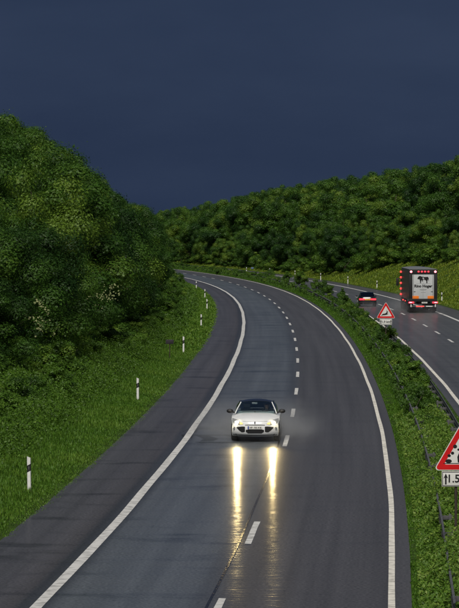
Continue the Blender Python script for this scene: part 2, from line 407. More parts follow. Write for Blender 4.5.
def dashes(off, y_first, period, n, length, w, name, grp, words):
    marks = empty(name, P(y_first, off(y_first))); marks.location.z = 0
    marks['kind'] = 'structure'
    base = Vector(marks.location)
    for i in range(n):
        yc = y_first + i * period
        if yc > 600: break
        if abs(yc - 99.15) < 1 and name == 'lane_dashes': continue      # left out to imitate headlamp glare hiding this dash
        v = []; ys = np.linspace(yc - length / 2, yc + length / 2, 4)
        for y in ys:
            for s in (-1, 1):
                q = Vector(P(y, off(y) + s * w / 2 + random.uniform(-.008, .008), .0045)) - base; v.append(q)
        f = [(2 * j, 2 * j + 1, 2 * j + 3, 2 * j + 2) for j in range(3)]
        link('lane_dash', mesh('lane_dash', v, f, M['paint']), marks)
dashes(lambda y: 0.0, 81.6 - 17.55 * 3, 17.55, 32, 6.0, .16, 'lane_dashes', None, None)
dashes(G, 219.5 - 16.9 * 10, 16.9, 34, 6.0, .17, 'opposite_lane_dashes', None, None)

# ------------------------------------------------------------------ vegetation
def leaves_mesh(name, pos, nrm, size, tint, mat, aspect=.55, rg=rng):
    """one bent two-triangle leaf per position"""
    n = len(pos)
    r = rg.normal(size=(n, 3)); t = np.cross(nrm, r); t /= np.linalg.norm(t, axis=1)[:, None] + 1e-9
    b = np.cross(nrm, t)
    s = size[:, None]
    v = np.empty((n, 4, 3)); 
    v[:, 0] = pos - t * s * .5; v[:, 1] = pos + b * s * aspect * .5 - nrm * s * .10
    v[:, 2] = pos + t * s * .5; v[:, 3] = pos - b * s * aspect * .5 - nrm * s * .10
    return quads(name, v, tint, mat)

def quads(name, v, tint, mat):
    n = len(v)
    me = bpy.data.meshes.new(name)
    me.vertices.add(n * 4); me.vertices.foreach_set('co', v.reshape(-1))
    me.loops.add(n * 4); me.loops.foreach_set('vertex_index', np.arange(n * 4))
    me.polygons.add(n); me.polygons.foreach_set('loop_start', np.arange(n) * 4); 
    me.update(calc_edges=True)
    a = me.attributes.new('tint', 'FLOAT', 'FACE'); a.data.foreach_set('value', tint.astype(np.float32))
    me.materials.append(mat)
    return me

def unit(a): return a / (np.linalg.norm(a, axis=1)[:, None] + 1e-9)

def crown_mesh(name, seed, H, rx, z0, nclump, nleaf, leaf, mat, twig=.008):
    rg = np.random.default_rng(seed)
    rz = (H - z0) / 2; cz = z0 + rz
    d = unit(rg.normal(size=(nclump, 3))); rr = rg.uniform(.35, .86, nclump)[:, None]
    c = d * rr * np.array([rx, rx, rz]); c[:, 2] += cz
    c[:, :2] *= (1.05 - .25 * np.clip((c[:, 2:3] - cz) / rz, -1, 1))
    cr = rg.uniform(.17, .36, nclump) * rx
    top = np.argmax(c[:, 2]); c[top, 2] = H - cr[top]
    ctint = rg.normal(0, .20, nclump)
    w = cr ** 2; k = rg.choice(nclump, nleaf, p=w / w.sum())
    u = unit(rg.normal(size=(nleaf, 3)))
    u[:, 2] = np.where(rg.random(nleaf) < .35, np.abs(u[:, 2]), u[:, 2])
    f = rg.choice([0, 1], nleaf, p=[.3, .7]); rad = np.where(f == 1, rg.normal(.93, .08, nleaf), rg.uniform(.3, .9, nleaf))
    lump = 1 + .18 * np.sin(u[:, 0] * 6 + k) * np.sin(u[:, 1] * 5 + k * 2) 
    # most leaves sit along twigs that radiate from the clump
    nt = 34; tw = unit(rg.normal(size=(nclump, nt, 3)) + np.array([0, 0, .35])); tl = rg.uniform(.75, 1.22, (nclump, nt)); ti = rg.integers(0, nt, nleaf)
    on = rg.random(nleaf) < .62; ud = tw[k, ti]
    u = np.where(on[:, None], unit(ud + rg.normal(0, .13, (nleaf, 3))), u)
    rad = np.where(on, tl[k, ti] * rg.uniform(.45, 1.0, nleaf) ** .6, rad)
    pos = c[k] + u * (cr[k] * rad * lump)[:, None] * np.array([1.08, 1.08, .92])
    # a few twigs that stick out of the outline
    stick = rg.random(nleaf) < twig
    pos[stick] += unit(u[stick] + np.array([0, 0, .5])) * (rg.uniform(.1, .5, stick.sum()) * cr[k][stick])[:, None]
    nr = unit(u * 1.0 + np.array([0, 0, .25]) + rg.normal(0, .26, (nleaf, 3)))
    size = leaf * rg.uniform(.5, 1.7, nleaf)
    tint = np.clip(.45 + ctint[k] + rg.normal(0, .09, nleaf), 0, 1)
    return leaves_mesh(name, pos, nr, size, tint, mat, .6, rg)

def trunk_mesh(name, seed, H, rx, z0, r):
    rd = random.Random(seed); bm = bmesh.new()
    pts = [Vector((0, 0, -.5)), Vector((rd.uniform(-.1, .1), rd.uniform(-.1, .1), z0 * .6)), Vector((rd.uniform(-.3, .3), rd.uniform(-.3, .3), (z0 + H) * .45)), Vector((rd.uniform(-.3, .3), rd.uniform(-.3, .3), H * .8))]
    rs = [r * 1.3, r, r * .65, r * .2]
    for i in range(3): add_cyl(bm, pts[i], pts[i + 1], rs[i], rs[i + 1], 8)
    for i in range(7):
        t = rd.uniform(.15, .9); b = pts[1].lerp(pts[2], t); a = rd.uniform(0, 6.28); L = rx * rd.uniform(.5, .85)
        e = b + Vector((math.cos(a) * L, math.sin(a) * L, L * rd.uniform(.4, .9)))
        add_cyl(bm, b, e, r * .38, r * .1, 6)
    return bm_mesh(name, bm, M['bark'], 50)

def protos(kind, n, seed, H, rx, z0, ncl, nleaf, leaf, mat, r):
    out = []
    for i in range(n):
        q = random.Random(seed + i); hx = rx * q.uniform(.88, 1.15)
        out.append((crown_mesh('crown', seed + i, H, hx, z0, ncl, nleaf, leaf, mat), trunk_mesh('trunk', seed + i, H, hx, z0, r), H, hx))
    return out
BANK = protos('bank', 5, 100, 7.0, 2.5, -.4, 48, 56000, .084, M['leaf_bank'], .13)
WOOD = protos('wood', 6, 200, 9.0, 3.1, -.3, 60, 42000, .145, M['leaf_wood'], .17)
SHRUB = protos('shrub', 5, 300, 1.6, .95, -.15, 22, 9000, .066, M['leaf_shrub'], .04)

def plant(name, proto, loc, height, wide, label, cat, group, rz=None):
    cr, tk, H, rx = proto
    e = empty(name, loc, random.uniform(0, 6.28) if rz is None else rz)
    s = height / H; e.scale = (s * wide, s * wide, s)
    link('crown', cr, e); link('trunk', tk, e)
    return tag(e, label, cat, group)

def proj(X, Y, Z): return IMG_W / 2 + X * F_PX / Y, HORIZON + (CAM_H - Z) * F_PX / Y

SIL_L = np.array([(-60, 78), (0, 103), (35, 126), (46, 132), (59, 140), (66, 148), (77, 160), (100, 180), (130, 205), (150, 213), (160, 217), (172, 240), (178, 268)])
SIL_R = np.array([(140, 222), (160, 216), (200, 208), (250, 197), (300, 187), (330, 182), (350, 180), (400, 172), (430, 168), (445, 162), (460, 156), (520, 140)])
silL = lambda x: float(np.interp(x, SIL_L[:, 0], SIL_L[:, 1])); silR = lambda x: float(np.interp(x, SIL_R[:, 0], SIL_R[:, 1]))

def forest(cands, sil, protoset, hmin, hmax, rel_w, name, lab, cat, grp, x_lo, x_hi, top_hit=.55, gap=2.0, cap=300, x_stop=9999):
    """cands: (Y, X, ground z). A tree grows to a natural height and no higher than the skyline of the hill."""
    cands.sort(key=lambda c: c[0]); cover = np.full(720, 640.0); made = 0   # columns -120..600
    placed = []
    for (Y, X, z) in cands:
        p = random.choice(protoset)
        xs, _ = proj(X, Y, z); 
        rr = p[3] * .6 * .62 * F_PX / Y
        limit = CAM_H + (HORIZON - max(sil(xs - rr * .6), sil(xs + rr)) - random.choice((random.uniform(-7, 0), random.uniform(-3, 9))) ) * Y / F_PX - z
        h = random.uniform(hmin, hmax)
        if h < limit < hmax * 1.35 and random.random() < top_hit: h = limit
        h = min(h, limit)
        if h < hmin * .42: continue
        wide = random.uniform(.78, 1.3) * rel_w * (1.0 + .35 * max(0, 1 - h / hmin))
        r = p[3] * h / p[2] * wide * F_PX / Y
        if xs + r < x_lo or xs - r > x_hi or xs + r * .85 > x_stop: continue
        _, yt = proj(X, Y, z + h); a, b = int(max(0, xs - r * .75 + 120)), int(min(719, xs + r * .75 + 120))
        if b <= a: continue
        if made >= cap or not (cover[a:b + 1] > yt + gap).any(): continue
        cols = np.arange(a, b + 1); dome = yt + (1 - np.sqrt(np.clip(1 - ((cols - 120 - xs) / r) ** 2, 0, 1))) * h * F_PX / Y * .5
        cover[a:b + 1] = np.minimum(cover[a:b + 1], dome + 2)
        L = lab(Y, X, h, xs, yt)
        plant(name, p, (X, Y, z - .1), h, wide, L, cat, grp); made += 1
        placed.append((xs, yt, Y, r, X, z, h, p[3] * h / p[2] * wide))
    return placed

zoneL = lambda xs, t: t + (', at the extreme left' if xs < 40 else ', left of the small dark sign' if xs < 85 else ', above the small dark sign' if xs < 125 else ', nearest the far bend')
zoneR = lambda xs, t: t + (', above the far bend' if xs < 235 else ', left of the black car' if xs < 330 else ', above the black car' if xs < 398 else ', behind the lorry')
# left bank: shrubs and small trees on the cutting slope
c_l = []
y = 92.0
while y < 505:
    for d in (6.6, 8.4, 10.4, 12.8, 15.6, 18.5):
        yy = y + random.uniform(-1.6, 1.6); dd = d + random.uniform(-.8, .8) - 1.8 * sstep(330, 450, yy) + 1.2 * (1 - sstep(100, 200, yy))
        q = P(yy, L_EDGE - dd); c_l.append((q[1], q[0], h_left(dd, yy)))
    y += 3.6
pl = forest(c_l, silL, BANK, 3.6, 7.5, 1.0, 'bank_tree', lambda Y, X, h, xs, yt: zoneL(xs, 'bushy tree on the skyline of the left bank' if yt < silL(xs) + 9 else 'bushy tree low on the left bank' if yt > 235 else 'bushy tree half way up the left bank'), 'tree', 'trees crowding the left bank', -25, 190, x_stop=167)
# right-hand wood
c_r = []
y = 330.0
while y < 900:
    for d in np.arange(0, 46, 3.6):
        yy = y + random.uniform(-2.4, 2.4); d0 = float(np.interp(yy, [0, 380, 440, 480, 560, 1000], [12.5, 11.5, 8.0, 4.6, 3.4, 3.0]))
        dd = d0 + d + random.uniform(-1.6, 1.6)
        q = P(yy, G(yy) + 5.92 + dd); c_r.append((q[1], q[0], h_right(dd, yy)))
    y += 5.2
pr = forest(c_r, silR, WOOD, 3.8, 8.0, .95, 'wood_tree', lambda Y, X, h, xs, yt: zoneR(xs, 'broad-leaved tree on the skyline of the right-hand wood' if yt < silR(xs) + 7 else 'broad-leaved tree at the foot of the right-hand wood' if yt > 226 else 'broad-leaved tree half way up the right-hand wood'), 'tree', 'trees of the wood on the right-hand slope', 135, 480, gap=3.2)
print('TREES', len(pl), len(pr))
# the big round tree at the foot of the wood, near the far bend
bx, bz = px(216, 262, 640.0)
plant('round_tree', WOOD[0], (bx, 640.0, bz - .4), 9.2, 1.15, 'big rounded dark tree at the foot of the wood above the far bend', 'tree', None)

# low shrubs along the foot of the left bank
yy = 92.0
while yy < 430:
    d = random.uniform(3.4, 6.4) - 1.0 * sstep(330, 450, yy); q = P(yy, L_EDGE - d)
    plant('bank_shrub', random.choice(SHRUB), (q[0], q[1], h_left(d, yy) - .1), random.uniform(1.0, 2.0), random.uniform(1.0, 1.4),
          'low tangled shrub at the foot of the left bank', 'shrub', 'shrubs at the foot of the left bank')
    yy += random.uniform(2.5, 5.5)
# shrubs at the foot of the right-hand wood
yy = 385.0
while yy < 780:
    d = float(np.interp(yy, [0, 380, 440, 480, 560, 1000], [11, 10.2, 6.6, 3.6, 2.4, 2.2])) + random.uniform(-.6, .6); q = P(yy, G(yy) + 5.92 + d)
    plant('wood_edge_shrub', random.choice(SHRUB), (q[0], q[1], h_right(d, yy) - .15), random.uniform(1.6, 3.0), random.uniform(1.1, 1.5),
          'leafy shrub along the grassy edge of the right-hand wood', 'shrub', 'shrubs along the edge of the wood')
    yy += random.uniform(4, 8)

# shrubs planted in the median: (pixel x, pixel y of the base, height m, width factor, label)
med = [(413, 396, 1.35, 1.30, 'large dark rounded shrub in the median, nearest the bulge of the far edge line'),
       (424, 436, .85, 1.5, 'low spreading shrub in the median behind the loose-chippings sign'),
       (402, 366, 1.0, 1.15, 'pale green shrub in the median between the dark rounded shrub and the deer sign'),
       (388, 347, 1.15, 1.15, 'leafy shrub in the median at the foot of the deer sign'),
       (374, 335, 1.0, 1.2, 'leafy shrub in the median just left of the deer sign'),
       (362, 324, 1.05, 1.1, 'shrub in the median, second to the left of the deer sign'),
       (351, 314, 1.0, 1.2, 'shrub in the median below the black car'),
       (343, 306, 1.5, 1.0, 'tall shrub in the median to the left of the black car'),
       (327, 295.5, 1.5, 1.0, 'tall shrub in the median where the far carriageway comes into view'),
       (316, 291, 1.2, 1.2, 'shrub in the median beside the start of the visible far carriageway'),
       (301, 285.5, 1.6, 1.3, 'wide shrub in the median left of the start of the far carriageway'),
       (288, 282, 1.3, 1.3, 'low shrub in the median, furthest but one along the bend'),
       (270, 278.5, 1.2, 1.4, 'furthest single shrub in the median along the bend')]
for (ix, iy, h, w, lb) in med:
    Y = F_PX * CAM_H / (iy - HORIZON); X = (ix - IMG_W / 2) * Y / F_PX
    plant('median_shrub', random.choice(SHRUB), (X, Y, .05), h * 1.2, w * .82, lb, 'shrub', 'shrubs in the median')
yy = 128.0
while yy < 440:
    q = P(yy, random.uniform(5.0, 5.7) - .5 * sstep(300, 440, yy))
    plant('median_hedge_shrub', random.choice(SHRUB), (q[0], q[1], .0), random.uniform(.9, 1.5), random.uniform(.75, .95), 'small leafy shrub in the hedge of the median between the bigger shrubs', 'shrub', 'small shrubs of the median hedge')
    yy += random.uniform(3.2, 6.0) * (1 + sstep(250, 440, yy))
yy = 440.0
while yy < 620:
    q = P(yy, 5.2 + random.uniform(-.3, .3))
    plant('far_median_shrub', random.choice(SHRUB), (q[0], q[1], .0), random.uniform(.9, 1.3), 1.5, 'small dark shrub in the hedge-like far end of the median', 'shrub', 'shrubs at the far end of the median')
    yy += random.uniform(3.5, 6)

def scatter_blades(name, area, n, hgt, wid, mat, label, cat, lean=.45, tint0=.45):
    """area(n) -> arrays x, y, z, local height factor, tint shift"""
    x, y, z, hf, ts = area(n); n = len(x)
    a = rng.uniform(0, 2 * np.pi, n); d = np.stack([np.cos(a), np.sin(a), np.zeros(n)], 1)
    h = hgt * hf * rng.uniform(.5, 1.3, n); w = wid * rng.uniform(.7, 1.3, n)
    base = np.stack([x, y, z - .03], 1); ln = rng.uniform(0, lean, n)
    sd_ = np.stack([-d[:, 1], d[:, 0], np.zeros(n)], 1)
    mid = base + d * (h * ln * .35)[:, None]; mid[:, 2] += h * .6
    tip = base + d * (h * ln)[:, None]; tip[:, 2] += h * np.sqrt(1 - np.clip(ln, 0, .95) ** 2 * .7)
    v = np.empty((n, 4, 3)); v[:, 0] = base - sd_ * w[:, None] * .5; v[:, 1] = mid + sd_ * w[:, None] * .5; v[:, 2] = tip; v[:, 3] = mid - sd_ * w[:, None] * .6
    me = quads(name, v, np.clip(tint0 + ts + rng.normal(0, .16, n), 0, 1), mat)
    o = link(name, me); tag(o, label, cat, kind='stuff'); return o

_ty = np.arange(0, 1600, .5); _tx = np.array([cx(a) for a in _ty]); _ts = np.gradient(_tx, _ty)
def vP(ys, offs):
    sl = np.interp(ys, _ty, _ts); k = np.sqrt(1 + sl * sl)
    return np.stack([np.interp(ys, _ty, _tx) + offs / k, ys - offs * sl / k, np.zeros(len(ys))], 1)
_tg = np.array([G(a) for a in _ty]); vG = lambda ys: np.interp(ys, _ty, _tg)
def vwav(x, y): return .5 * np.sin(x * .31 + y * .17 + 1.3) + .3 * np.sin(x * .7 - y * .11) + .2 * np.sin(y * .43 + x * .2)
def vss(a, b, x): t = np.clip((x - a) / (b - a), 0, 1); return t * t * (3 - 2 * t)
def vh_left(d, y): return np.interp(d, [0, .2, 1.2, 2.5, 5.8, 7.8, 12, 18, 30], [.0, .04, .10, .28, 1.25, 2.2, 4.8, 7.6, 8.4]) + vwav(d * 2, y) * .12 * vss(1.2, 5, d)
def vh_right(d, y):
    cap = np.interp(y, [0, 420, 560, 720, 900, 3000], [10.5, 10.5, 10, 7.5, 4.0, 2.0]); r = .05 + np.maximum(0, d - 1.6) * .48
    r = np.where(r < cap * .7, r, cap * .7 + (1 - np.exp(-np.maximum(0, r - cap * .7) / (cap * .3))) * cap * .3)
    return r + vwav(d * 2, y) * .12 * vss(1.2, 5, d)
def fbm(x, y, s=1.0):
    return (np.sin(x * 1.7 * s + 2 * np.sin(y * .9 * s)) + np.sin(y * 1.3 * s + 1.5 * np.sin(x * 1.1 * s + 2)) + .6 * np.sin((x + y) * 3.1 * s)) / 2.6

def area_left(y0, y1, d0, d1, grow=0.0):
    def f(n):
        u = rng.random(n); ys = y0 * (y1 / y0) ** u; d = d0 + (d1 - d0) * rng.random(n) - .10 - .10 * np.sin(ys * 1.9 + 2 * np.sin(ys * .7))
        q = vP(ys, L_EDGE - d); z = vh_left(np.maximum(d, 0), ys)
        nb = .6 * fbm(q[:, 0], q[:, 1], .8) + .6 * fbm(q[:, 0] + 7, q[:, 1], .23) + .3 * fbm(q[:, 0], q[:, 1], 2.3)
        hf = (.55 + grow * (d / 3)) * (1 + .3 * nb); hf *= np.clip(.45 + d / .8, .3, 1)
        return q[:, 0], q[:, 1], z, hf, .24 * nb + .14 * (1 - d / 3)
    return f
scatter_blades('verge_grass', area_left(80, 210, -.05, 6.0, .25), 170000, .24, .024, M['grass_l'], 'short bright green grass on the left verge', 'grass')
scatter_blades('verge_grass', area_left(200, 520, -.05, 5.0, .25), 60000, .36, .09, M['grass_l'], 'short green grass on the far stretch of the left verge', 'grass')

def leafy(name, area, n, size, mat, label, cat, hmax, tint0=.45, up=.7):
    x, y, z, hf, ts = area(n); n = len(x)
    pos = np.stack([x, y, z + hmax * hf * np.sqrt(rng.random(n)) ], 1)
    nr = unit(rng.normal(0, .55, (n, 3)) + np.array([0, -.25, up]))
    me = leaves_mesh(name, pos, nr, size * rng.uniform(.6, 1.4, n), np.clip(tint0 + ts + rng.normal(0, .17, n), 0, 1), mat, .5)
    o = link(name, me); tag(o, label, cat, kind='stuff'); return o
def area_under(y0, y1, d0, d1):
    def f(n):
        u = rng.random(n); ys = y0 * (y1 / y0) ** u; d = d0 + (d1 - d0) * rng.random(n) ** .8
        q = vP(ys, L_EDGE - d); z = vh_left(d, ys)
        nb = fbm(q[:, 0], q[:, 1], 1.1); nb2 = fbm(q[:, 0], q[:, 1], .35)
        edge = np.clip((d - d0 - .7 * nb2) / 1.1, 0, 1)
        keep = rng.random(n) < edge + .08
        hf = np.clip(.3 + .5 * edge + .45 * nb, .12, 1.3)
        return q[keep, 0], q[keep, 1], z[keep], hf[keep], (.16 * nb)[keep]
    return f
leafy('bank_undergrowth', area_under(84, 240, 1.9, 9.5), 330000, .10, M['bramble'], 'dark tangle of brambles and nettles low on the left bank', 'undergrowth', .95, .30)
leafy('bank_undergrowth', area_under(230, 520, 1.6, 8.0), 90000, .18, M['bramble'], 'dark undergrowth on the far stretch of the left bank', 'undergrowth', 1.0, .32)
# pale elder blossom in the thicket
def blossoms():
    pos = []
    for (ix, iy, n) in ((112, 292, 16), (125, 285, 12), (146, 268, 8), (38, 320, 12), (40, 305, 6), (100, 300, 8), (118, 276, 6)):
        hit = [t for t in pl if abs(t[0] - ix) < t[3] * .7 and t[1] + 3 < iy < HORIZON + (CAM_H - t[5]) * F_PX / t[2] - 2]
        if not hit: continue
        t = min(hit, key=lambda t: t[2]); Yb_ = t[2] - t[7] * .95
        for k in range(n):
            X, Z = px(ix + random.gauss(0, 6), iy + random.gauss(0, 5), Yb_); pos.append((X, Yb_ + random.gauss(0, .25), Z))
    pos = np.array(pos); pos = np.repeat(pos, 4, 0) + rng.normal(0, .10, (len(pos) * 4, 3))
    me = leaves_mesh('elder_blossom', pos, unit(rng.normal(0, .4, pos.shape) + np.array([0, -.6, .6])), rng.uniform(.06, .13, len(pos)), np.full(len(pos), .5), M['blossom'], .9)
    tag(link('elder_blossom', me), 'pale cream blossom sprinkled over the thicket on the left bank', 'blossom', kind='stuff')
blossoms()

def area_right(y0, y1, d0, d1):
    def f(n):
        ys = y0 + (y1 - y0) * rng.random(n); d = d0 + (d1 - d0) * rng.random(n)
        q = vP(ys, vG(ys) + 5.92 + d); z = vh_right(d, ys)
        nb = fbm(q[:, 0], q[:, 1], .35)
        return q[:, 0], q[:, 1], z, (.7 + .3 * nb) * np.clip(.35 + d / 1.2, .35, 1.1), .2 * nb
    return f
scatter_blades('slope_grass', area_right(255, 780, .0, 14.0), 170000, .32, .10, M['grass_r'], 'yellowish rough grass on the slope beyond the far carriageway', 'grass', tint0=.42)

def area_med(y0, y1, t0, t1):
    def f(n):
        u = rng.random(n); ys = y0 * (y1 / y0) ** u; t = t0 + (t1 - t0) * rng.random(n)
        md = vG(ys) - 3.85; o = R_EDGE + (md - R_EDGE) * t
        q = vP(ys, o); nb = fbm(q[:, 0], q[:, 1], 1.4); nb2 = fbm(q[:, 0], q[:, 1], .3)
        side = np.clip((t - .02) * 4.0, .3, 1) * np.clip((.94 - t) * 2.6, .10, 1)
        z = .04 + .10 * np.sin(np.clip(t, 0, 1) * np.pi)
        return q[:, 0], q[:, 1], z, np.clip(side * (.68 + .42 * nb + .38 * nb2), .12, 1.6), .16 * nb + .1 * nb2
    return f
leafy('median_weeds', area_med(62, 130, .04, .96), 150000, .085, M['weed'], 'lush light green weeds filling the near end of the median', 'weeds', .85, .44)
leafy('median_weeds', area_med(125, 300, .18, .94), 100000, .12, M['weed'], 'green weeds along the middle stretch of the median', 'weeds', .85, .32)
leafy('median_weeds', area_med(290, 640, .25, .94), 50000, .20, M['weed'], 'green weeds along the far stretch of the median', 'weeds', .60, .30)
scatter_blades('median_grass', area_med(62, 300, -.015, .34), 80000, .34, .03, M['grass_l'], 'green grass fringe between the median and the near carriageway', 'grass', tint0=.62)
scatter_blades('median_grass', area_med(290, 640, -.01, .30), 30000, .34, .09, M['grass_l'], 'green grass fringe along the far stretch of the median', 'grass', tint0=.5)

# ------------------------------------------------------------------ guard rails in the median
def wbeam(y0, y1, off, flip):
    """one corrugated beam length following the road, relative to its own start"""
    prof = [(.00, .31), (.04, .29), (.04, .23), (.0, .18), (.0, .13), (.04, .08), (.04, .02), (.0, .0)]
    b = Vector(P(y0, off(y0))); v = []
    for y in (y0, (y0 + y1) / 2, y1):
        c = Vector(P(y, off(y))) - b
        for (dx, dz) in prof: v.append((c.x + flip * dx, c.y, .46 + dz))
        for (dx, dz) in prof: v.append((c.x + flip * (dx - .006), c.y, .46 + dz))
    f = []; k = 16
    for i in range(2):
        for j in range(7):
            a = i * k + j; f.append((a, a + 1, a + k + 1, a + k)); a += 8; f.append((a, a + k, a + k + 1, a + 1))
        f.append((i * k, i * k + k, i * k + k + 8, i * k + 8)); f.append((i * k + 7, i * k + 15, i * k + k + 15, i * k + k + 7))
    return b, mesh('beam', v, f, M['galv'], 50)
POST = box_me('post', (0, 0, .34), (.06, .10, .72), M['galv_dark'], .006)
SPACER = box_me('spacer', (0, 0, 0), (.34, .07, .10), M['galv_dark'], .006)
def guard_rail(off, flip, y0, y1, label):
    root = empty('guard_rail', P(y0, off(y0))); tag(root, label, 'guard rail', 'guard rails in the median')
    rb = Vector(root.location); y = y0
    while y < y1:
        b, me = wbeam(y, y + 4.32, off, flip); o = link('beam', me, root); o.location = b - rb
        q = Vector(P(y + 2, off(y + 2))) - rb; s = link('post', POST, root); s.location = q + Vector((-flip * .22, 0, 0))
        q.z = .61; s2 = link('spacer', SPACER, root); s2.location = q + Vector((-flip * .12, 0, 0))
        y += 4.32
guard_rail(lambda y: R_EDGE + .74, -1, 60, 470, 'galvanised guard rail in the weeds beside the near carriageway')
guard_rail(lambda y: G(y) - 3.85 - .62, 1, 60, 330, 'galvanised guard rail behind the median shrubs beside the far carriageway')

# ------------------------------------------------------------------ delineator posts
def delineator_meshes():
    sec = [(-.06, .035), (-.045, -.045), (.045, -.045), (.06, .035)]
    def tube(z0a, z1a, s, name, mat, slant=0.0, slant0=0.0):
        v = [(x * s, y * s, z0a + slant0 * x) for x, y in sec] + [(x * s, y * s, z1a + slant * x) for x, y in sec]
        f = [(0, 1, 2, 3)[::-1], (4, 5, 6, 7)] + [(i, (i + 1) % 4, (i + 1) % 4 + 4, i + 4) for i in range(4)]
        return mesh(name, v, f, mat)
    return (tube(-.3, .60, 1, 'shaft', M['white_plastic'], .5), tube(.60, .80, 1.02, 'black_band', M['black_plastic'], .5, .5), tube(.80, 1.02, 1, 'cap', M['white_plastic'], -.45, .5),
            box_me('reflector', (0, -.047, .70), (.030, .006, .10), M['galv_dark'], .002))
DEL = delineator_meshes()
def delineator(x, y, z, label, grp, tilt=0):
    e = empty('delineator_post', (x, y, z)); e.rotation_euler = (tilt, tilt * .7, 0)
    for me in DEL: link(me.name.split('.')[0], me, e)
    tag(e, label, 'delineator post', grp)
lab = ['white delineator post with black band cut by the left edge of the photograph', 'nearest whole delineator post on the left verge, standing alone in the grass',
       'delineator post beside the small dark sign on the left verge', 'fourth delineator post along the left verge, just beyond the small dark sign', 'fifth delineator post along the left verge, lower of the two in line',
       'sixth delineator post along the left verge, upper of the two in line', 'seventh delineator post along the left verge, third from the far end', 'delineator post on the left verge, last but one before the bend disappears', 'furthest delineator post on the left verge where the road disappears']
for i, yy in enumerate((93, 142, 196, 246, 298, 346, 396, 444, 486)):
    q = P(yy, L_EDGE - .78); delineator(q[0], q[1], .06, lab[i], 'delineator posts on the left verge', random.uniform(-.03, .03))
for (ix, iy, lb) in ((441.9, 302.3, 'white delineator post in the grass just right of the lorry'), (377, 288.6, 'delineator post beyond the far carriageway above the deer sign'),
                     (347.9, 284, 'delineator post beyond the far carriageway, upper left of the black car'), (320.7, 280, 'delineator post above the point where the far carriageway comes into view'),
                     (295, 277, 'short-looking delineator post half hidden in the far grass'), (269.8, 274.5, 'delineator post in the far grass right of the small blue sign'), (246.5, 272, 'furthest delineator post in the far grass left of the small blue sign')):
    Y = F_PX * CAM_H / (iy - HORIZON); Y = min(Y, 540); X = (ix - IMG_W / 2) * Y / F_PX
    # stand on the slope: move along the view ray until the ground is met
    for k in range(400):
        yk = 300 + k * .6; xk = (ix - IMG_W / 2) * yk / F_PX; zk = CAM_H - (iy - HORIZON) * yk / F_PX
        d = (xk - cx(yk)) - G(yk) - 5.92
        g = h_right(d, yk) if d > 0 else 0.0
        if zk <= g: break
    delineator(xk, yk, g, lb, 'delineator posts beyond the far carriageway')

# small dark sign on the left verge and small blue sign far away
q = P(186, L_EDGE - 1.25)
e = empty('marker_sign', (q[0], q[1], .1)); tag(e, 'small dark sign board on a thin brown post in the left verge', 'sign')
link('post', cyl_me('post', (0, 0, -.3), (0, 0, .95), .026, M['rust_post']), e)
link('board', box_me('board', (0, -.035, 1.02), (.46, .025, .26), plain('sign_dark', (.022, .018, .024), .6, var=.3), .006), e)
link('bracket', box_me('bracket', (0, .0, 1.02), (.10, .05, .06), M['rust_post'], .004), e)
for k in range(500):
    yk = 380 + k * .5; xk = (252.3 - IMG_W / 2) * yk / F_PX; zk = CAM_H - (272.0 - HORIZON) * yk / F_PX
    d = (xk - cx(yk)) - G(yk) - 5.92
    if zk <= (h_right(d, yk) if d > 0 else 0): break
e = empty('blue_sign', (xk, yk, max(0, zk))); tag(e, 'tiny blue sign in the far grass between two delineator posts', 'sign')
link('post', cyl_me('post', (0, 0, -.3), (0, 0, .6), .03, M['galv_dark']), e)
link('board', box_me('board', (0, -.04, .68), (.45, .02, .26), plain('sign_blue', (.10, .16, .30), .5), .006), e)

# ------------------------------------------------------------------ warning signs
def rtri(side, inset, rad, seg=5):
    """rounded triangle, point up, centred on its base line's middle; inset shrinks it"""
    h = side * math.sqrt(3) / 2; c = Vector((0, h / 3)); R = (h / 3 - inset) * 2
    pts = []
    for a0 in (90, 210, 330):
        dirv = Vector((math.cos(math.radians(a0)), math.sin(math.radians(a0)))); ctr = c + dirv * (R - 2 * rad)
        for k in range(seg + 1):
            a = math.radians(a0 - 60 + 120 * k / seg); pts.append((ctr.x + rad * math.cos(a), ctr.y + rad * math.sin(a)))
    return pts
def ring(name, outer, inner, y0, y1, mat):
    n = len(outer)
    v = [(p[0], y0, p[1]) for p in outer] + [(p[0], y0, p[1]) for p in inner] + [(p[0], y1, p[1]) for p in outer] + [(p[0], y1, p[1]) for p in inner]
    f = []
    for i in range(n):
        j = (i + 1) % n
        f += [(i, n + i, n + j, j), (2 * n + i, 2 * n + j, 3 * n + j, 3 * n + i), (i, j, 2 * n + j, 2 * n + i), (n + i, 3 * n + i, 3 * n + j, n + j)]
    return mesh(name, v, f, mat)
def text_mesh(s, size, mat, name='lettering', extr=.003, bold=0.0):
    cu = bpy.data.curves.new('tmp', 'FONT'); cu.body = s; cu.size = size; cu.align_x = 'CENTER'; cu.align_y = 'CENTER'; cu.extrude = extr; cu.offset = bold; cu.resolution_u = 3
    o = bpy.data.objects.new('tmp', cu); COL.objects.link(o)
    bpy.context.view_layer.update()
    me = bpy.data.meshes.new_from_object(o.evaluated_get(bpy.context.evaluated_depsgraph_get())); bpy.data.objects.remove(o); bpy.data.curves.remove(cu)
    me.transform(Matrix.Rotation(math.radians(90), 4, 'X')); me.materials.clear(); me.materials.append(mat); me.name = name
    return me
def ell(cx_, cz, a, b, n=14, rot=0.0):
    return [(cx_ + a * math.cos(t) * math.cos(rot) - b * math.sin(t) * math.sin(rot), cz + a * math.cos(t) * math.sin(rot) + b * math.sin(t) * math.cos(rot)) for t in (2 * math.pi * k / n for k in range(n))]
def arrow(x, z, h, w):
    return [(x - w * .18, z - h / 2), (x + w * .18, z - h / 2), (x + w * .18, z + h * .12), (x + w / 2, z + h * .05), (x, z + h / 2), (x - w / 2, z + h * .05), (x - w * .18, z + h * .12)]

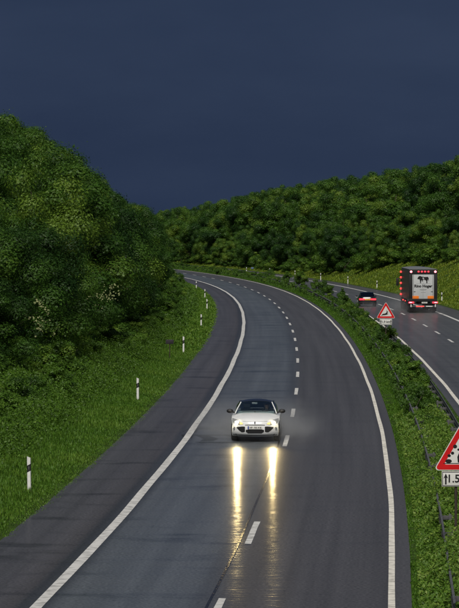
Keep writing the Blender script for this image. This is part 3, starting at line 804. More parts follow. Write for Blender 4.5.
def warning_sign(name, X, Y, zb, side, picto, plate, words, tsize, label, poles, rz=0.0, arrows=()):
    e = empty(name, (X, Y, 0), rz); tag(e, label, 'sign')
    b = link('triangle_board', prism('triangle_board', [(a, zb + c) for a, c in rtri(side, 0, .05 * side)], -.045, -.020, M['sign_white']), e)
    link('red_border', ring('red_border', [(a, zb + c) for a, c in rtri(side, .014 * side, .042 * side)], [(a, zb + c) for a, c in rtri(side, .105 * side, .022 * side)], -.0475, -.044, M['sign_red']), b)
    for pg in picto:
        link('pictogram', prism('pictogram', [(a * side, zb + c * side) for a, c in pg], -.0480, -.044, M['sign_black']), b)
    w, z0, z1 = plate
    pb = link('distance_plate', box_me('distance_plate', (0, -.033, (z0 + z1) / 2), (w, .022, z1 - z0), M['sign_white'], .008), e)
    ro = [(-w / 2 + .012, z0 + .012), (w / 2 - .012, z0 + .012), (w / 2 - .012, z1 - .012), (-w / 2 + .012, z1 - .012)]
    ri = [(-w / 2 + .026, z0 + .026), (w / 2 - .026, z0 + .026), (w / 2 - .026, z1 - .026), (-w / 2 + .026, z1 - .026)]
    link('plate_border', ring('plate_border', ro, ri, -.0465, -.043, M['sign_black']), pb)
    tm = text_mesh(words, tsize, M['sign_black'], bold=.004); o = link('lettering', tm, pb); o.location = (0, -.0455, (z0 + z1) / 2)
    for (ax, az, ah, aw) in arrows:
        link('arrow', prism('arrow', arrow(ax, (z0 + z1) / 2 + az, ah, aw), -.0470, -.043, M['sign_black']), pb)
    for x in poles:
        link('pole', cyl_me('pole', (x, .012, -.4), (x, .012, zb + side * .55), .030, M['rust_post']), e)
        link('clamp', box_me('clamp', (x, -.004, zb + .15 * side), (.12, .034, .04), M['galv_dark'], .004), e)
    return e
# loose chippings: a car seen from behind throwing up stones
chip = [ell(-.235, .165, .058, .036, 14), ell(-.225, .262, .030, .026), ell(-.165, .307, .030, .027), ell(-.120, .425, .036, .034), ell(-.06, .37, .02, .02),
        [(-.33, .118), (.33, .118), (.33, .130), (-.33, .130)],
        [(-.07, .140), (.23, .140), (.24, .24), (.215, .30), (.18, .40), (-.02, .40), (-.055, .30), (-.08, .24)]]
Xs, _ = px(462, 300, 72.0)
warning_sign('warning_sign', Xs, 72.0, 2.32, 1.27, chip, (.90, 1.955, 2.30), '1.5 km', .25, 'large red-bordered loose-chippings warning sign with distance plate, near the right edge', (-.13, .13), math.radians(0),
             arrows=((-.36, 0, .25, .10), (.37, 0, .25, .10)))
deer = [[(-.235, .130), (-.200, .200), (-.150, .235), (-.050, .250), (.020, .290), (.045, .360), (.030, .430), (.050, .425), (.062, .375), (.085, .365), (.120, .330), (.115, .310), (.080, .305),
         (.075, .250), (.120, .235), (.125, .215), (.060, .200), (.020, .175), (-.060, .170), (-.120, .150), (-.160, .175), (-.205, .125)]]
Xd, zd = px(385.9, 318.3, 207.0)
warning_sign('warning_sign', Xd, 207.0, zd, 1.24, deer, (.80, zd - .43, zd - .03), '1,9 km', .20, 'red-bordered leaping-deer warning sign with distance plate among the median shrubs', (0.0,), 0.0, arrows=((-.32, 0, .26, .12), (.32, 0, .26, .12)))

# ------------------------------------------------------------------ cars
def interp_poly(poly, key, val, q):
    a = np.array(poly); return float(np.interp(q, a[:, key], a[:, val]))

class Car:
    """front faces local -Y, front bumper at y=0, centred in x"""
    def __init__(s, W, L, prof, fb, rb, crown, cols=17):
        s.W, s.L, s.prof, s.fb, s.rb, s.crown = W, L, prof, fb, rb, crown; s.us = np.linspace(-1, 1, cols)
    def pt(s, p, u):
        y, z = p; au = abs(u); t = sstep(0.0, 1.5, y); r = sstep(s.L - 1.3, s.L, y)
        yy = y + s.fb * (1 - t) * au ** 2.8 - s.rb * r * au ** 3
        zz = z - s.crown * au ** 2.6 * (1 if z > .55 else max(0, (z - .3) / .25))
        w = s.W * (1 - .035 * sstep(.55, .95, z) - .03 * sstep(.35, .15, z))
        w *= 1 - .07 * (1 - sstep(0, .9, y)) - .05 * sstep(s.L - .9, s.L, y)
        return (u * w, yy, zz)
    def shell(s):
        v = [s.pt(p, u) for p in s.prof for u in s.us]; k = len(s.us)
        f = [(i * k + j, i * k + j + 1, (i + 1) * k + j + 1, (i + 1) * k + j) for i in range(len(s.prof) - 1) for j in range(k - 1)]
        return v, f
    def sides(s, arches, sill):
        v, f = [], []
        for sg in (-1, 1):
            edge = np.array([s.pt(p, sg) for p in s.prof]); top = edge[np.argsort(edge[:, 1])]
            n0 = len(v); ys = np.linspace(edge[:, 1].min() + .002, edge[:, 1].max() - .002, 64); rows = 6
            zt_all = []
            up = [q for q in edge if q[2] > .52]; up.sort(key=lambda q: q[1]); up = np.array(up)
            for y in ys:
                zt = float(np.interp(y, up[:, 1], up[:, 2])); zb = sill
                for (ay, ar) in arches:
                    if abs(y - ay) < ar: zb = max(zb, .32 + math.sqrt(ar * ar - (y - ay) ** 2) - .0)
                xo = float(np.interp(y, up[:, 1], np.abs(up[:, 0])))
                zb = min(zb, zt - .02)
                for r in range(rows):
                    t = r / (rows - 1); z = zt + (zb - zt) * t
                    v.append((sg * (xo + .028 * math.sin(t * math.pi) - .01 * t), y, z))
            for i in range(len(ys) - 1):
                for r in range(rows - 1):
                    a = n0 + i * rows + r; q = (a, a + rows, a + rows + 1, a + 1); f.append(q if sg < 0 else q[::-1])
        return v, f
    def body(s, arches, sill, mat):
        v, f = s.shell(); v2, f2 = s.sides(arches, sill); n = len(v)
        bm = bmesh.new(); vv = [bm.verts.new(p) for p in v + v2]
        for q in f + [tuple(i + n for i in q) for q in f2]:
            try: bm.faces.new([vv[i] for i in q])
            except ValueError: pass
        bmesh.ops.remove_doubles(bm, verts=bm.verts, dist=.003)
        return bm_mesh('body', bm, mat, 40)
    def front_y(s, x, z, rear=False):
        half = [p for p in s.prof if (p[0] > s.L / 2 if rear else p[0] < s.L / 2)]; half.sort(key=lambda p: p[1])
        y0 = float(np.interp(z + s.crown * min(1, abs(x) / s.W) ** 2.6 * (1 if z > .55 else max(0, (z - .3) / .25)), [p[1] for p in half], [p[0] for p in half]))
        lo = s.pt((y0, z), 1.0)[0]; u = max(-1, min(1, x / lo))
        return s.pt((y0, z), u)[1]
    def patch(s, name, cols, off, mat, rear=False, thick=.02, rows=4):
        """cols: (x, z_low, z_high); follows the bumper surface, standing off it by off"""
        sg = 1 if rear else -1; v = []
        for (x, a, b) in cols:
            for r in range(rows + 1):
                z = a + (b - a) * r / rows; v.append((x, s.front_y(x, z, rear) + sg * off, z))
        n = len(v); v += [(p[0], p[1] - sg * thick, p[2]) for p in v]; k = rows + 1; f = []
        for i in range(len(cols) - 1):
            for r in range(rows):
                a = i * k + r; f.append((a, a + k, a + k + 1, a + 1)); f.append((n + a, n + a + 1, n + a + k + 1, n + a + k))
            for r, o in ((0, 0), (rows, 0)):
                a = i * k + r; f.append((a, a + k, n + a + k, n + a))
        for i in (0, len(cols) - 1):
            for r in range(rows):
                a = i * k + r; f.append((a, a + 1, n + a + 1, n + a))
        bm = bmesh.new(); vv = [bm.verts.new(p) for p in v]
        for q in f: bm.faces.new([vv[i] for i in q])
        return bm_mesh(name, bm, mat, 40)

def grid_surface(name, curves, mat, thick=0.0):
    k = len(curves[0]); v = [p for c in curves for p in c]
    f = [(i * k + j, i * k + j + 1, (i + 1) * k + j + 1, (i + 1) * k + j) for i in range(len(curves) - 1) for j in range(k - 1)]
    return mesh(name, v, f, mat, 50)
def arc(hw, y, z, bow_y, bow_z, n=11):
    return [(hw * u, y + bow_y * (u * u), z - bow_z * abs(u) ** 2.4) for u in np.linspace(-1, 1, n)]

def wheel_meshes(r, w):
    bm = bmesh.new(); prof = [(r * .64, w * .5), (r * .86, w * .5), (r * .97, w * .40), (r, w * .25), (r, -w * .25), (r * .97, -w * .40), (r * .86, -w * .5), (r * .64, -w * .5)]; n = 28
    rows = [[bm.verts.new((x, rr * math.cos(a), rr * math.sin(a))) for rr, x in prof] for a in (2 * math.pi * i / n for i in range(n))]
    for i in range(n):
        for j in range(len(prof)):
            bm.faces.new((rows[i][j], rows[(i + 1) % n][j], rows[(i + 1) % n][(j + 1) % len(prof)], rows[i][(j + 1) % len(prof)]))
    ty = bm_mesh('tyre', bm, M['rubber'], 40)
    bm = bmesh.new(); add_cyl(bm, (-w * .3, 0, 0), (w * .3, 0, 0), r * .16, seg=14)
    for i in range(5):
        a = 2 * math.pi * i / 5
        for sx in (-1, 1): add_box(bm, (sx * w * .42, .40 * r * math.cos(a), .40 * r * math.sin(a)), (.03, r * .16, r * .56), Matrix.Rotation(a - math.pi / 2, 4, 'X'))
    add_cyl(bm, (-w * .20, 0, 0), (w * .20, 0, 0), r * .64, seg=24)
    return ty, bm_mesh('rim', bm, M['alloy'], 40)
def put_wheels(root, ys, xs, r, w, n_out=False):
    ty, ri = wheel_meshes(r, w)
    for y in ys:
        for x in xs:
            e = empty('wheel', (x, y, r)); e.parent = root
            link('tyre', ty, e); link('rim', ri, e)

def text_child(s, size, mat, parent, loc, rz=0.0, name='lettering', sx=1.0):
    o = link(name, text_mesh(s, size, mat, name, .0015, size * .015), parent); o.location = loc; o.rotation_euler = (0, 0, rz); o.scale = (sx, 1, 1); return o

# the white car coming towards the bridge
prof_w = [(.16, .20), (.05, .25), (.005, .33), (.0, .46), (.015, .58), (.04, .68), (.09, .755), (.20, .81), (.42, .872), (.72, .932), (1.02, .980), (1.30, 1.012),
          (1.9, 1.02), (2.8, 1.02), (3.5, 1.03), (4.0, 1.03), (4.30, 1.0), (4.42, .88), (4.47, .66), (4.48, .45), (4.42, .30), (4.3, .22)]
Yc = 115.8; Xc, _ = px(254.9, 300, Yc)
wc = empty('white_car', (Xc, Yc, 0.006), heading(Yc)); tag(wc, 'white coupe-convertible with dark roof driving towards the bridge, headlights on', 'car')
C = Car(.905, 4.48, prof_w, .46, .35, .12)
body = link('body', C.body([(.92, .37), (3.52, .37)], .20, M['car_white']), wc)
put_wheels(wc, (.92, 3.52), (-.775, .775), .325, .22)
link('underbody_light_block', box_me('underbody_light_block', (0, 2.3, .36), (1.42, 4.0, .28), M['dark_trim'], .03), wc)  # dark inner box added to block light inside the car shell
# greenhouse
ws = [arc(.735 - .012 * i, 1.16 + .78 * t, .952 + .435 * (t ** .92), .16 - .03 * t, .035) for i, t in enumerate(np.linspace(0, 1, 6))]
for i, c in enumerate(ws):
    t = i / 5; hw = .735 + (.555 - .735) * t
    ws[i] = arc(hw, 1.12 + .80 * t, 1.008 + .380 * (t ** .88), .20 - .06 * t, .03 + .02 * t)
wsh = link('windscreen', grid_surface('windscreen', ws, M['glass']), wc)
rf = [arc(.575, 1.90, 1.390, .14, .06), arc(.615, 2.1, 1.428, .10, .085), arc(.625, 2.45, 1.445, .04, .095), arc(.615, 2.85, 1.425, .0, .09), arc(.585, 3.1, 1.395, -.03, .07)]
link('roof', grid_surface('roof', rf, M['roof_dark']), wc)
link('rear_window', grid_surface('rear_window', [arc(.585, 3.1, 1.392, -.03, .07), arc(.63, 3.45, 1.23, -.08, .05), arc(.68, 3.78, 1.035, -.12, .03)], M['glass_dark']), wc)
for s in (-1, 1):
    bm = bmesh.new()
    a_lo, a_hi = ws[0][-1 if s > 0 else 0], ws[-1][-1 if s > 0 else 0]
    prev = None
    pts = [Vector(c[-1 if s > 0 else 0]) + Vector((s * .018, .0, .0)) for c in ws]
    for i in range(len(pts) - 1): add_cyl(bm, pts[i] - (pts[i + 1] - pts[i]) * .05, pts[i + 1], .022, .020, 8)
    link('windscreen_pillar', bm_mesh('windscreen_pillar', bm, M['car_white'], 50), wc)
    bm = bmesh.new(); rp_ = [Vector(c[-1 if s > 0 else 0]) for c in rf]
    rp_ = [pts[-1]] + rp_[1:] + [Vector((s * .63, 3.45, 1.19)), Vector((s * .70, 3.8, 1.02))]
    for i in range(len(rp_) - 1): add_cyl(bm, rp_[i], rp_[i + 1], .026, .026, 8)
    link('roof_rail', bm_mesh('roof_rail', bm, M['roof_dark'], 50), wc)
    sw = [[(s * .765, 1.30, 1.00), (s * .785, 1.8, 1.012), (s * .795, 2.5, 1.015), (s * .785, 3.2, 1.02), (s * .73, 3.72, 1.03)],
          [(s * .71, 1.52, 1.15), (s * .72, 1.9, 1.21), (s * .73, 2.5, 1.23), (s * .72, 3.1, 1.21), (s * .68, 3.50, 1.16)],
          [(s * .60, 1.95, 1.33), (s * .62, 2.15, 1.345), (s * .63, 2.5, 1.352), (s * .615, 2.9, 1.338), (s * .60, 3.15, 1.32)]]
    link('side_window', grid_surface('side_window', sw, M['glass_dark']), wc)
    m = empty('door_mirror', (s * .80, 1.42, 1.035)); m.parent = wc
    bm = bmesh.new(); bmesh.ops.create_uvsphere(bm, u_segments=16, v_segments=10, radius=1, matrix=Matrix.Translation((s * .155, -.02, .015)) @ Matrix.Diagonal((.125, .085, .078, 1)))
    link('mirror_housing', bm_mesh('mirror_housing', bm, M['dark_trim'], 60), m)
    link('mirror_arm', cyl_me('mirror_arm', (-s * .03, .02, -.05), (s * .08, 0, -.01), .028, M['dark_trim'], .035), m)
    link('mirror_glass', box_me('mirror_glass', (s * .155, .062, .015), (.18, .01, .11), M['chrome'], .004), m)
    # headlamp: swept housing with a lit reflector and an amber inner lamp
    hc = [(s * x, a, b) for x, a, b in ((.43, .650, .672), (.50, .632, .710), (.58, .625, .750), (.67, .635, .785), (.76, .665, .808), (.82, .705, .815), (.845, .755, .815))]
    hl = link('headlamp', C.patch('headlamp', hc, .006, M['lens'], thick=.03), wc)
    lx, lz = s * .645, .700; ly = C.front_y(lx, lz)
    bm = bmesh.new(); bmesh.ops.create_uvsphere(bm, u_segments=18, v_segments=10, radius=1, matrix=Matrix.Translation((lx, ly - .008, lz)) @ Matrix.Diagonal((.090, .022, .052, 1)))
    link('lit_lamp', bm_mesh('lit_lamp', bm, M['head_lamp'], 60), hl)
    ax = [(s * x, a, b) for x, a, b in ((.445, .652, .676), (.50, .642, .700), (.55, .638, .712))]
    link('amber_lamp', C.patch('amber_lamp', ax, .011, M['drl_amber'], thick=.012), hl)
    sp = bpy.data.lights.new('headlamp_beam', 'SPOT'); sp.energy = 75; sp.color = (1.0, .74, .32); sp.spot_size = math.radians(34); sp.spot_blend = 1.0; sp.shadow_soft_size = .07
    so = bpy.data.objects.new('headlamp_beam', sp); COL.objects.link(so); so.parent = hl; so.location = (lx, ly - .12, lz); so.rotation_euler = (math.radians(88), 0, 0); so.rotation_euler = (math.radians(90.5), 0, math.radians(180))
    # outer intake and fog lamp
    ic = [(s * x, a, b) for x, a, b in ((.36, .375, .555), (.42, .352, .562), (.49, .352, .558), (.58, .415, .545), (.665, .500, .530))]
    link('side_intake', C.patch('side_intake', ic, .006, M['dark_trim']), wc)
    fx, fz = s * .745, .475; fy = C.front_y(fx, fz)
    bm = bmesh.new(); add_cyl(bm, (fx, fy - .012, fz), (fx, fy + .03, fz), .048, seg=16); fg = link('fog_lamp', bm_mesh('fog_lamp', bm, M['dark_trim'], 40), wc)
    bm = bmesh.new(); add_cyl(bm, (fx, fy - .018, fz), (fx, fy + .01, fz), .032, seg=16); link('fog_lens', bm_mesh('fog_lens', bm, M['alloy'], 40), fg)
gx = np.linspace(-.33, .33, 9)
gr = link('lower_grille', C.patch('lower_grille', [(x, .318, .455) if abs(x) < .3 else (x, .365, .445) for x in gx], .007, M['dark_trim']), wc)
for zz in (.350, .385, .420): link('slat', C.patch('slat', [(x, zz - .005, zz + .005) for x in np.linspace(-.28, .28, 7)], .012, M['black_plastic'], thick=.01, rows=1), gr)
link('upper_grille', C.patch('upper_grille', [(x, .606, .636 - .012 * (x / .36) ** 2) for x in np.linspace(-.36, .36, 9)], .006, M['dark_trim'], rows=2), wc)
link('front_lip', C.patch('front_lip', [(x, .225, .255) for x in np.linspace(-.80, .80, 15)], .008, M['dark_trim'], rows=2), wc)
link('bonnet_seam', C.patch('bonnet_seam', [(x, .742, .748) for x in np.linspace(-.45, .45, 11)], .002, M['dark_trim'], rows=1, thick=.006), wc)
yb = C.front_y(0, .70)
link('badge', prism('badge', [(0, .645), (.036, .702), (0, .760), (-.036, .702), (-.016, .702), (0, .730), (.016, .702), (0, .674), (-.016, .702), (-.036, .702)], yb - .03, yb + .0, M['chrome']), wc)
npl = link('number_plate', box_me('number_plate', (0, -.022, .525), (.52, .012, .112), M['plate_white'], .003), wc)
link('plate_strip', box_me('plate_strip', (-.238, -.0305, .525), (.042, .006, .106), M['plate_blue']), npl)
text_child('HP · RK 418', .082, M['sign_black'], npl, (.02, -.0300, .523))
for x in (-.22, .22): link('wiper', cyl_me('wiper', (x - .28, 1.105 + .03, 1.03), (x + .22, 1.16, 1.05), .009, M['dark_trim']), wc)
# cabin
link('dashboard', box_me('dashboard', (0, 1.62, .95), (1.34, .50, .16), M['cabin'], .04), wc)
link('rear_view_mirror', box_me('rear_view_mirror', (-.06, 1.83, 1.315), (.20, .04, .06), M['alloy'], .012), wc)
link('parcel_shelf', box_me('parcel_shelf', (0, 3.35, .90), (1.3, .9, .06), M['cabin'], .02), wc)
for x in (-.37, .37):
    st = empty('front_seat', (x, 2.35, .3)); st.parent = wc
    link('seat_base', box_me('seat_base', (0, -.05, .12), (.50, .52, .16), M['cabin'], .05), st)
    link('seat_back', box_me('seat_back', (0, .27, .48), (.48, .14, .62), M['cabin'], .05), st)
    link('headrest', box_me('headrest', (0, .32, .87), (.26, .10, .17), M['cabin'], .04), st)
bm = bmesh.new(); n = 24
for i in range(n):
    a, b = 2 * math.pi * i / n, 2 * math.pi * (i + 1) / n; R_ = .18
    f_ = lambda t: (.37 + R_ * math.cos(t), 1.86 - R_ * math.sin(t) * .42, .93 + R_ * math.sin(t) * .9)
    add_cyl(bm, f_(a), f_(b), .015, seg=6)
add_box(bm, (.37, 1.86, .93), (.30, .03, .05))
link('steering_wheel', bm_mesh('steering_wheel', bm, M['dark_trim'], 60), wc)

def skin_body(name, chains, root_i, mat, sub=2):
    verts, edges, rad = [], [], []
    for c in chains:
        prev = None
        for item in c:
            if isinstance(item, int): prev = item; continue
            verts.append(item[:3]); rad.append(item[3]); i = len(verts) - 1
            if prev is not None: edges.append((prev, i))
            prev = i
    me = bpy.data.meshes.new(name); me.from_pydata(verts, edges, []); me.update()
    o = bpy.data.objects.new(name, me); COL.objects.link(o)
    o.modifiers.new('skin', 'SKIN').use_smooth_shade = True
    for i, r in enumerate(rad):
        sv = me.skin_vertices[0].data[i]; r = r if isinstance(r, tuple) else (r, r); sv.radius = r; sv.use_root = (i == root_i)
    ss = o.modifiers.new('sub', 'SUBSURF'); ss.levels = sub; ss.render_levels = sub
    bpy.context.view_layer.update()
    m2 = bpy.data.meshes.new_from_object(o.evaluated_get(bpy.context.evaluated_depsgraph_get()))
    bpy.data.objects.remove(o); bpy.data.meshes.remove(me); m2.name = name; m2.materials.clear(); m2.materials.append(mat)
    return m2
# the driver, seated with both hands on the wheel
def driver():
    pe = empty('person', (0, 0, 0)); pe.matrix_world = wc.matrix_basis
    tag(pe, 'driver in a dark top behind the windscreen of the white car, hands on the wheel', 'person')
    cxx = .37
    ch = [[(cxx, 2.42, .50, .15), (cxx, 2.46, .62, .145), (cxx, 2.50, .78, .165), (cxx, 2.52, .92, .15), (cxx, 2.51, 1.00, .07), (cxx, 2.49, 1.06, .055), (cxx, 2.455, 1.13, (.072, .085)), (cxx, 2.455, 1.20, (.078, .092)), (cxx, 2.47, 1.255, .06)]]
    for s in (-1, 1):
        ch.append([3, (cxx + s * .20, 2.50, .90, .065), (cxx + s * .25, 2.36, .74, .052), (cxx + s * .23, 2.16, .80, .042), (cxx + s * .19, 1.97, .91, .028), (cxx + s * .175, 1.90, .945, .034)])
        ch.append([0, (cxx + s * .10, 2.36, .49, .10), (cxx + s * .13, 1.95, .58, .075), (cxx + s * .12, 1.72, .36, .055), (cxx + s * .12, 1.62, .26, .045)])
    bd = link('body', skin_body('body', ch, 0, M['shirt']), pe)
    # skin for head, neck and hands
    me = bd.data; me.materials.append(M['skin']); me.materials.append(M['hair'])
    for p in me.polygons:
        c = p.center
        if (c.z > 1.0 and abs(c.x - cxx) < .12) or (c.y < 2.0 and c.z > .80): p.material_index = 1
        if c.z > 1.215 or (c.z > 1.13 and c.y > 2.49): p.material_index = 2
    nb = bmesh.new(); bmesh.ops.create_uvsphere(nb, u_segments=8, v_segments=6, radius=1, matrix=Matrix.Translation((cxx, 2.36, 1.15)) @ Matrix.Diagonal((.014, .024, .022, 1)))
    link('nose', bm_mesh('nose', nb, M['skin'], 60), pe)
    for s in (-1, 1):
        eb = bmesh.new(); bmesh.ops.create_uvsphere(eb, u_segments=8, v_segments=6, radius=.012, matrix=Matrix.Translation((cxx + s * .032, 2.372, 1.178))); link('eye', bm_mesh('eye', eb, M['black_plastic'], 60), pe)
        for k in range(4):
            bx_ = cxx + s * .175; z_ = .985 - k * .022; L_ = (.9, 1.0, .95, .8)[k]
            link('finger', skin_body('finger', [[(bx_, 1.895, z_ - .01, .010), (bx_ + s * .022, 1.868, z_, .0095), (bx_ + s * .012, 1.842, z_ + .002, .0085), (bx_ - s * .020 * L_, 1.838, z_, .008)]], 0, M['skin'], 1), pe)
        link('thumb', skin_body('thumb', [[(cxx + s * .165, 1.90, .965, .011), (cxx + s * .145, 1.872, .985, .010), (cxx + s * .135, 1.85, 1.002, .009)]], 0, M['skin'], 1), pe)
driver()

# the black car driving away on the far carriageway (its rear faces the viewer)
prof_b = [(.14, .18), (.02, .30), (.0, .45), (.03, .60), (.12, .68), (.5, .78), (1.0, .86), (1.3, .90), (2.0, .93), (3.0, .94), (3.7, .955), (4.25, .955), (4.42, .92), (4.50, .80), (4.53, .62), (4.55, .45), (4.48, .28), (4.35, .20)]
Yb = 24960 / (306.6 - 227.0); Xb, _ = px(367.2, 300, Yb)
bc = empty('black_car', (Xb, Yb + 4.55 - .4, .006), math.pi + heading(Yb)); tag(bc, 'black saloon car with red tail lights driving away on the far carriageway', 'car')
B = Car(.90, 4.55, prof_b, .35, .22, .07)
link('body', B.body([(.90, .36), (3.60, .36)], .20, M['car_black']), bc)
put_wheels(bc, (.90, 3.60), (-.77, .77), .315, .21)
link('underbody_light_block', box_me('underbody_light_block', (0, 2.3, .36), (1.42, 4.1, .28), M['dark_trim'], .03), bc)  # same added filler, keeps light from passing through the shell
link('windscreen', grid_surface('windscreen', [arc(.72, 1.18, .905, .18, .03), arc(.64, 1.6, 1.16, .15, .03), arc(.56, 2.0, 1.36, .12, .04)], M['glass_dark']), bc)
link('roof', grid_surface('roof', [arc(.57, 1.98, 1.355, .12, .04), arc(.60, 2.3, 1.405, .06, .05), arc(.60, 2.8, 1.405, 0, .05), arc(.58, 3.15, 1.365, -.05, .04)], M['car_black']), bc)
link('rear_window', grid_surface('rear_window', [arc(.575, 3.14, 1.36, -.05, .04), arc(.63, 3.5, 1.17, -.10, .035), arc(.68, 3.86, .965, -.14, .02)], M['glass_dark']), bc)
for s in (-1, 1):
    link('side_window', grid_surface('side_window', [[(s * .735, 1.3, .90), (s * .765, 2.2, .93), (s * .765, 3.0, .94), (s * .70, 3.8, .955)], [(s * .60, 2.0, 1.32), (s * .625, 2.3, 1.36), (s * .625, 2.8, 1.36), (s * .60, 3.1, 1.32)]], M['glass_dark']), bc)
    bm = bmesh.new(); pp = [Vector((s * .70, 3.88, .955)), Vector((s * .635, 3.5, 1.16)), Vector((s * .59, 3.13, 1.335)), Vector((s * .61, 2.5, 1.375)), Vector((s * .58, 2.0, 1.33)), Vector((s * .72, 1.3, .92))]
    for i in range(5): add_cyl(bm, pp[i], pp[i + 1], .035, .035, 8)
    link('roof_rail', bm_mesh('roof_rail', bm, M['car_black'], 50), bc)
    tl = link('tail_lamp', B.patch('tail_lamp', [(s * x, .64, .79) for x in (.30, .42, .55, .68, .78, .82)], .008, M['tail_red'], True), bc)
    link('mirror', box_me('mirror', (s * .93, 1.45, .96), (.18, .10, .12), M['car_black'], .03), bc)
yp = B.front_y(0, .69, True)
npb = link('number_plate', box_me('number_plate', (0, yp + .014, .69), (.52, .012, .115), M['plate_yellow'], .003), bc)
text_child('34-PX-RD', .085, M['sign_black'], npb, (0, yp + .0225, .69), math.pi)
link('bumper_strip', B.patch('bumper_strip', [(x, .40, .46) for x in np.linspace(-.8, .8, 13)], .01, M['dark_trim'], True, rows=2), bc)
link('boot_spoiler', box_me('boot_spoiler', (0, 4.33, .985), (1.30, .14, .035), M['car_black'], .012), bc)
for x in (-.45, .45): link('exhaust', cyl_me('exhaust', (x, 4.3, .27), (x, 4.52, .27), .035, M['chrome']), bc)

# ------------------------------------------------------------------ the lorry
Yt = 24960 / (313.0 - 227.0); Xt, _ = px(423.2, 300, Yt)
lorry = empty('lorry', (Xt, Yt, .006), heading(Yt) * .6 - .004); tag(lorry, 'dark articulated lorry with red lights and a cow on its pale rear doors', 'lorry')
# local: rear at y=0, forward +Y
bm = bmesh.new(); add_box(bm, (0, 6.8, 2.55), (2.54, 13.5, 2.76))
link('trailer_body', bm_mesh('trailer_body', bm, M['truck_side'], 40, .03), lorry)
rp_pts = [(-1.275, 3.93), (-1.275, 3.97)] + [(x, 3.97 + .10 * (1 - (x / 1.275) ** 2)) for x in np.linspace(-1.2, 1.2, 9)] + [(1.275, 3.97), (1.275, 3.93)]
link('trailer_roof', prism('trailer_roof', rp_pts, -.01, 13.6, M['truck_roof'], 50), lorry)
for k in range(6):
    for s in (-1, 1): link('side_panel', box_me('side_panel', (s * 1.272, 1.2 + k * 2.25, 2.62), (.02, 2.16, 2.30), M['truck_side'], .006), lorry)
fr = empty('rear_frame', (0, 0, 0)); fr.parent = lorry
link('top_rail', box_me('top_rail', (0, -.03, 3.74), (2.55, .08, .42), M['black_plastic'], .01), fr)
link('bottom_rail', box_me('bottom_rail', (0, -.03, 1.16), (2.55, .08, .26), M['black_plastic'], .01), fr)
for s in (-1, 1): link('corner_post', box_me('corner_post', (s * 1.13, -.028, 2.42), (.30, .08, 2.24), M['black_plastic'], .01), fr)
for s in (-1, 1):
    d = link('rear_door', box_me('rear_door', (s * .487, .0, 2.42), (.968, .06, 2.26), M['truck_door'], .008), lorry)
    link('lock_rod', cyl_me('lock_rod', (s * .88, -.05, 1.32), (s * .88, -.05, 3.5), .018, M['alloy']), d)
    link('door_handle', box_me('door_handle', (s * .80, -.055, 1.95), (.20, .02, .05), M['alloy'], .006), d)
    link('orange_panel', box_me('orange_panel', (s * .68, -.050, 1.42), (.56, .03, .25), M['orange_mark'], .005), d)
# cow print and lettering across the doors
cow = [(-.46, .16), (-.50, .05), (-.44, -.02), (-.36, .02), (-.30, -.06), (-.26, -.30), (-.29, -.36), (-.20, -.36), (-.18, -.16), (-.12, -.08), (.02, -.05), (.20, -.08), (.27, -.17), (.27, -.36), (.36, -.36), (.36, -.16), (.42, .02), (.47, -.20), (.49, -.19), (.47, .12), (.40, .22), (.10, .20), (-.14, .24), (-.26, .30), (-.38, .26)]
cp = link('cow_print', prism('cow_print', [(x * 1.05, 3.06 + z * 1.0) for x, z in cow], -.036, -.029, M['sign_black']), lorry)
link('cow_patch', prism('cow_patch', [(x, 3.06 + z) for x, z in ((-.06, .14), (.02, .17), (.06, .06), (.13, .02), (.06, -.02), (-.04, .02))], -.0385, -.034, M['truck_door']), cp)
link('cow_leg', prism('cow_leg', [(x, 3.06 + z) for x, z in ((-.10, -.06), (-.12, -.22), (-.06, -.22), (-.02, -.06))], -.0355, -.029, M['sign_black']), cp)
lt = link('lettering', text_mesh('Rino Hoger', .34, M['sign_black'], 'lettering', .003, .016), lorry); lt.location = (0, -.0345, 2.43)
for (z, w_) in ((2.15, .62), (2.07, .50), (1.86, .44)):      # fine print too small to read in the photograph
    link('fine_print', box_me('fine_print', (0, -.0325, z), (w_, .006, .035), M['print_grey']), lorry)
link('fine_rule', box_me('fine_rule', (0, -.0325, 2.66), (1.3, .006, .012), M['print_grey']), lorry)
def lamp(name, c, s, mat, parent, seg=14):
    bm = bmesh.new(); bmesh.ops.create_uvsphere(bm, u_segments=seg, v_segments=8, radius=1, matrix=Matrix.Translation(c) @ Matrix.Diagonal((s[0], s[1], s[2], 1)))
    return link(name, bm_mesh(name, bm, mat, 60), parent)
for s in (-1, 1):
    lamp('top_lamp', (s * 1.10, -.085, 3.74), (.115, .04, .105), M['tail_hot'], lorry)
for x in (-.42, -.12, .17, .47): lamp('high_marker_lamp', (x, -.08, 3.75), (.095, .035, .075), M['tail_red'], lorry)
for s in (-1, 1):
    hb = link('tail_lamp_housing', box_me('tail_lamp_housing', (s * .98, -.06, .93), (.66, .12, .20), M['black_plastic'], .02), lorry)
    link('tail_lamp', box_me('tail_lamp', (s * 1.08, -.125, .95), (.50, .03, .15), M['tail_red'], .012), hb)
    lamp('brake_lamp', (s * 1.14, -.135, .95), (.16, .03, .05), M['tail_hot'], hb)
    link('mudflap', box_me('mudflap', (s * .93, .35, .42), (.58, .02, .55), M['black_plastic'], .006), lorry)
    link('flap_edge', box_me('flap_edge', (s * 1.10, -.06, .66), (.09, .03, .26), M['white_plastic'], .008), lorry)
link('underrun_bar', box_me('underrun_bar', (0, -.02, .60), (2.40, .10, .13), M['galv_dark'], .02), lorry)
link('red_reflection_strip', box_me('red_reflection_strip', (-.28, -.078, .60), (.72, .02, .10), M['marker_red'], .006), lorry)  # glowing strip stands in for red light reflected on the bar
link('pale_strip', box_me('pale_strip', (.55, -.076, .60), (.60, .02, .09), M['white_plastic'], .006), lorry)
tp = link('number_plate', box_me('number_plate', (.12, -.085, .93), (.52, .02, .13), M['plate_white'], .004), lorry)
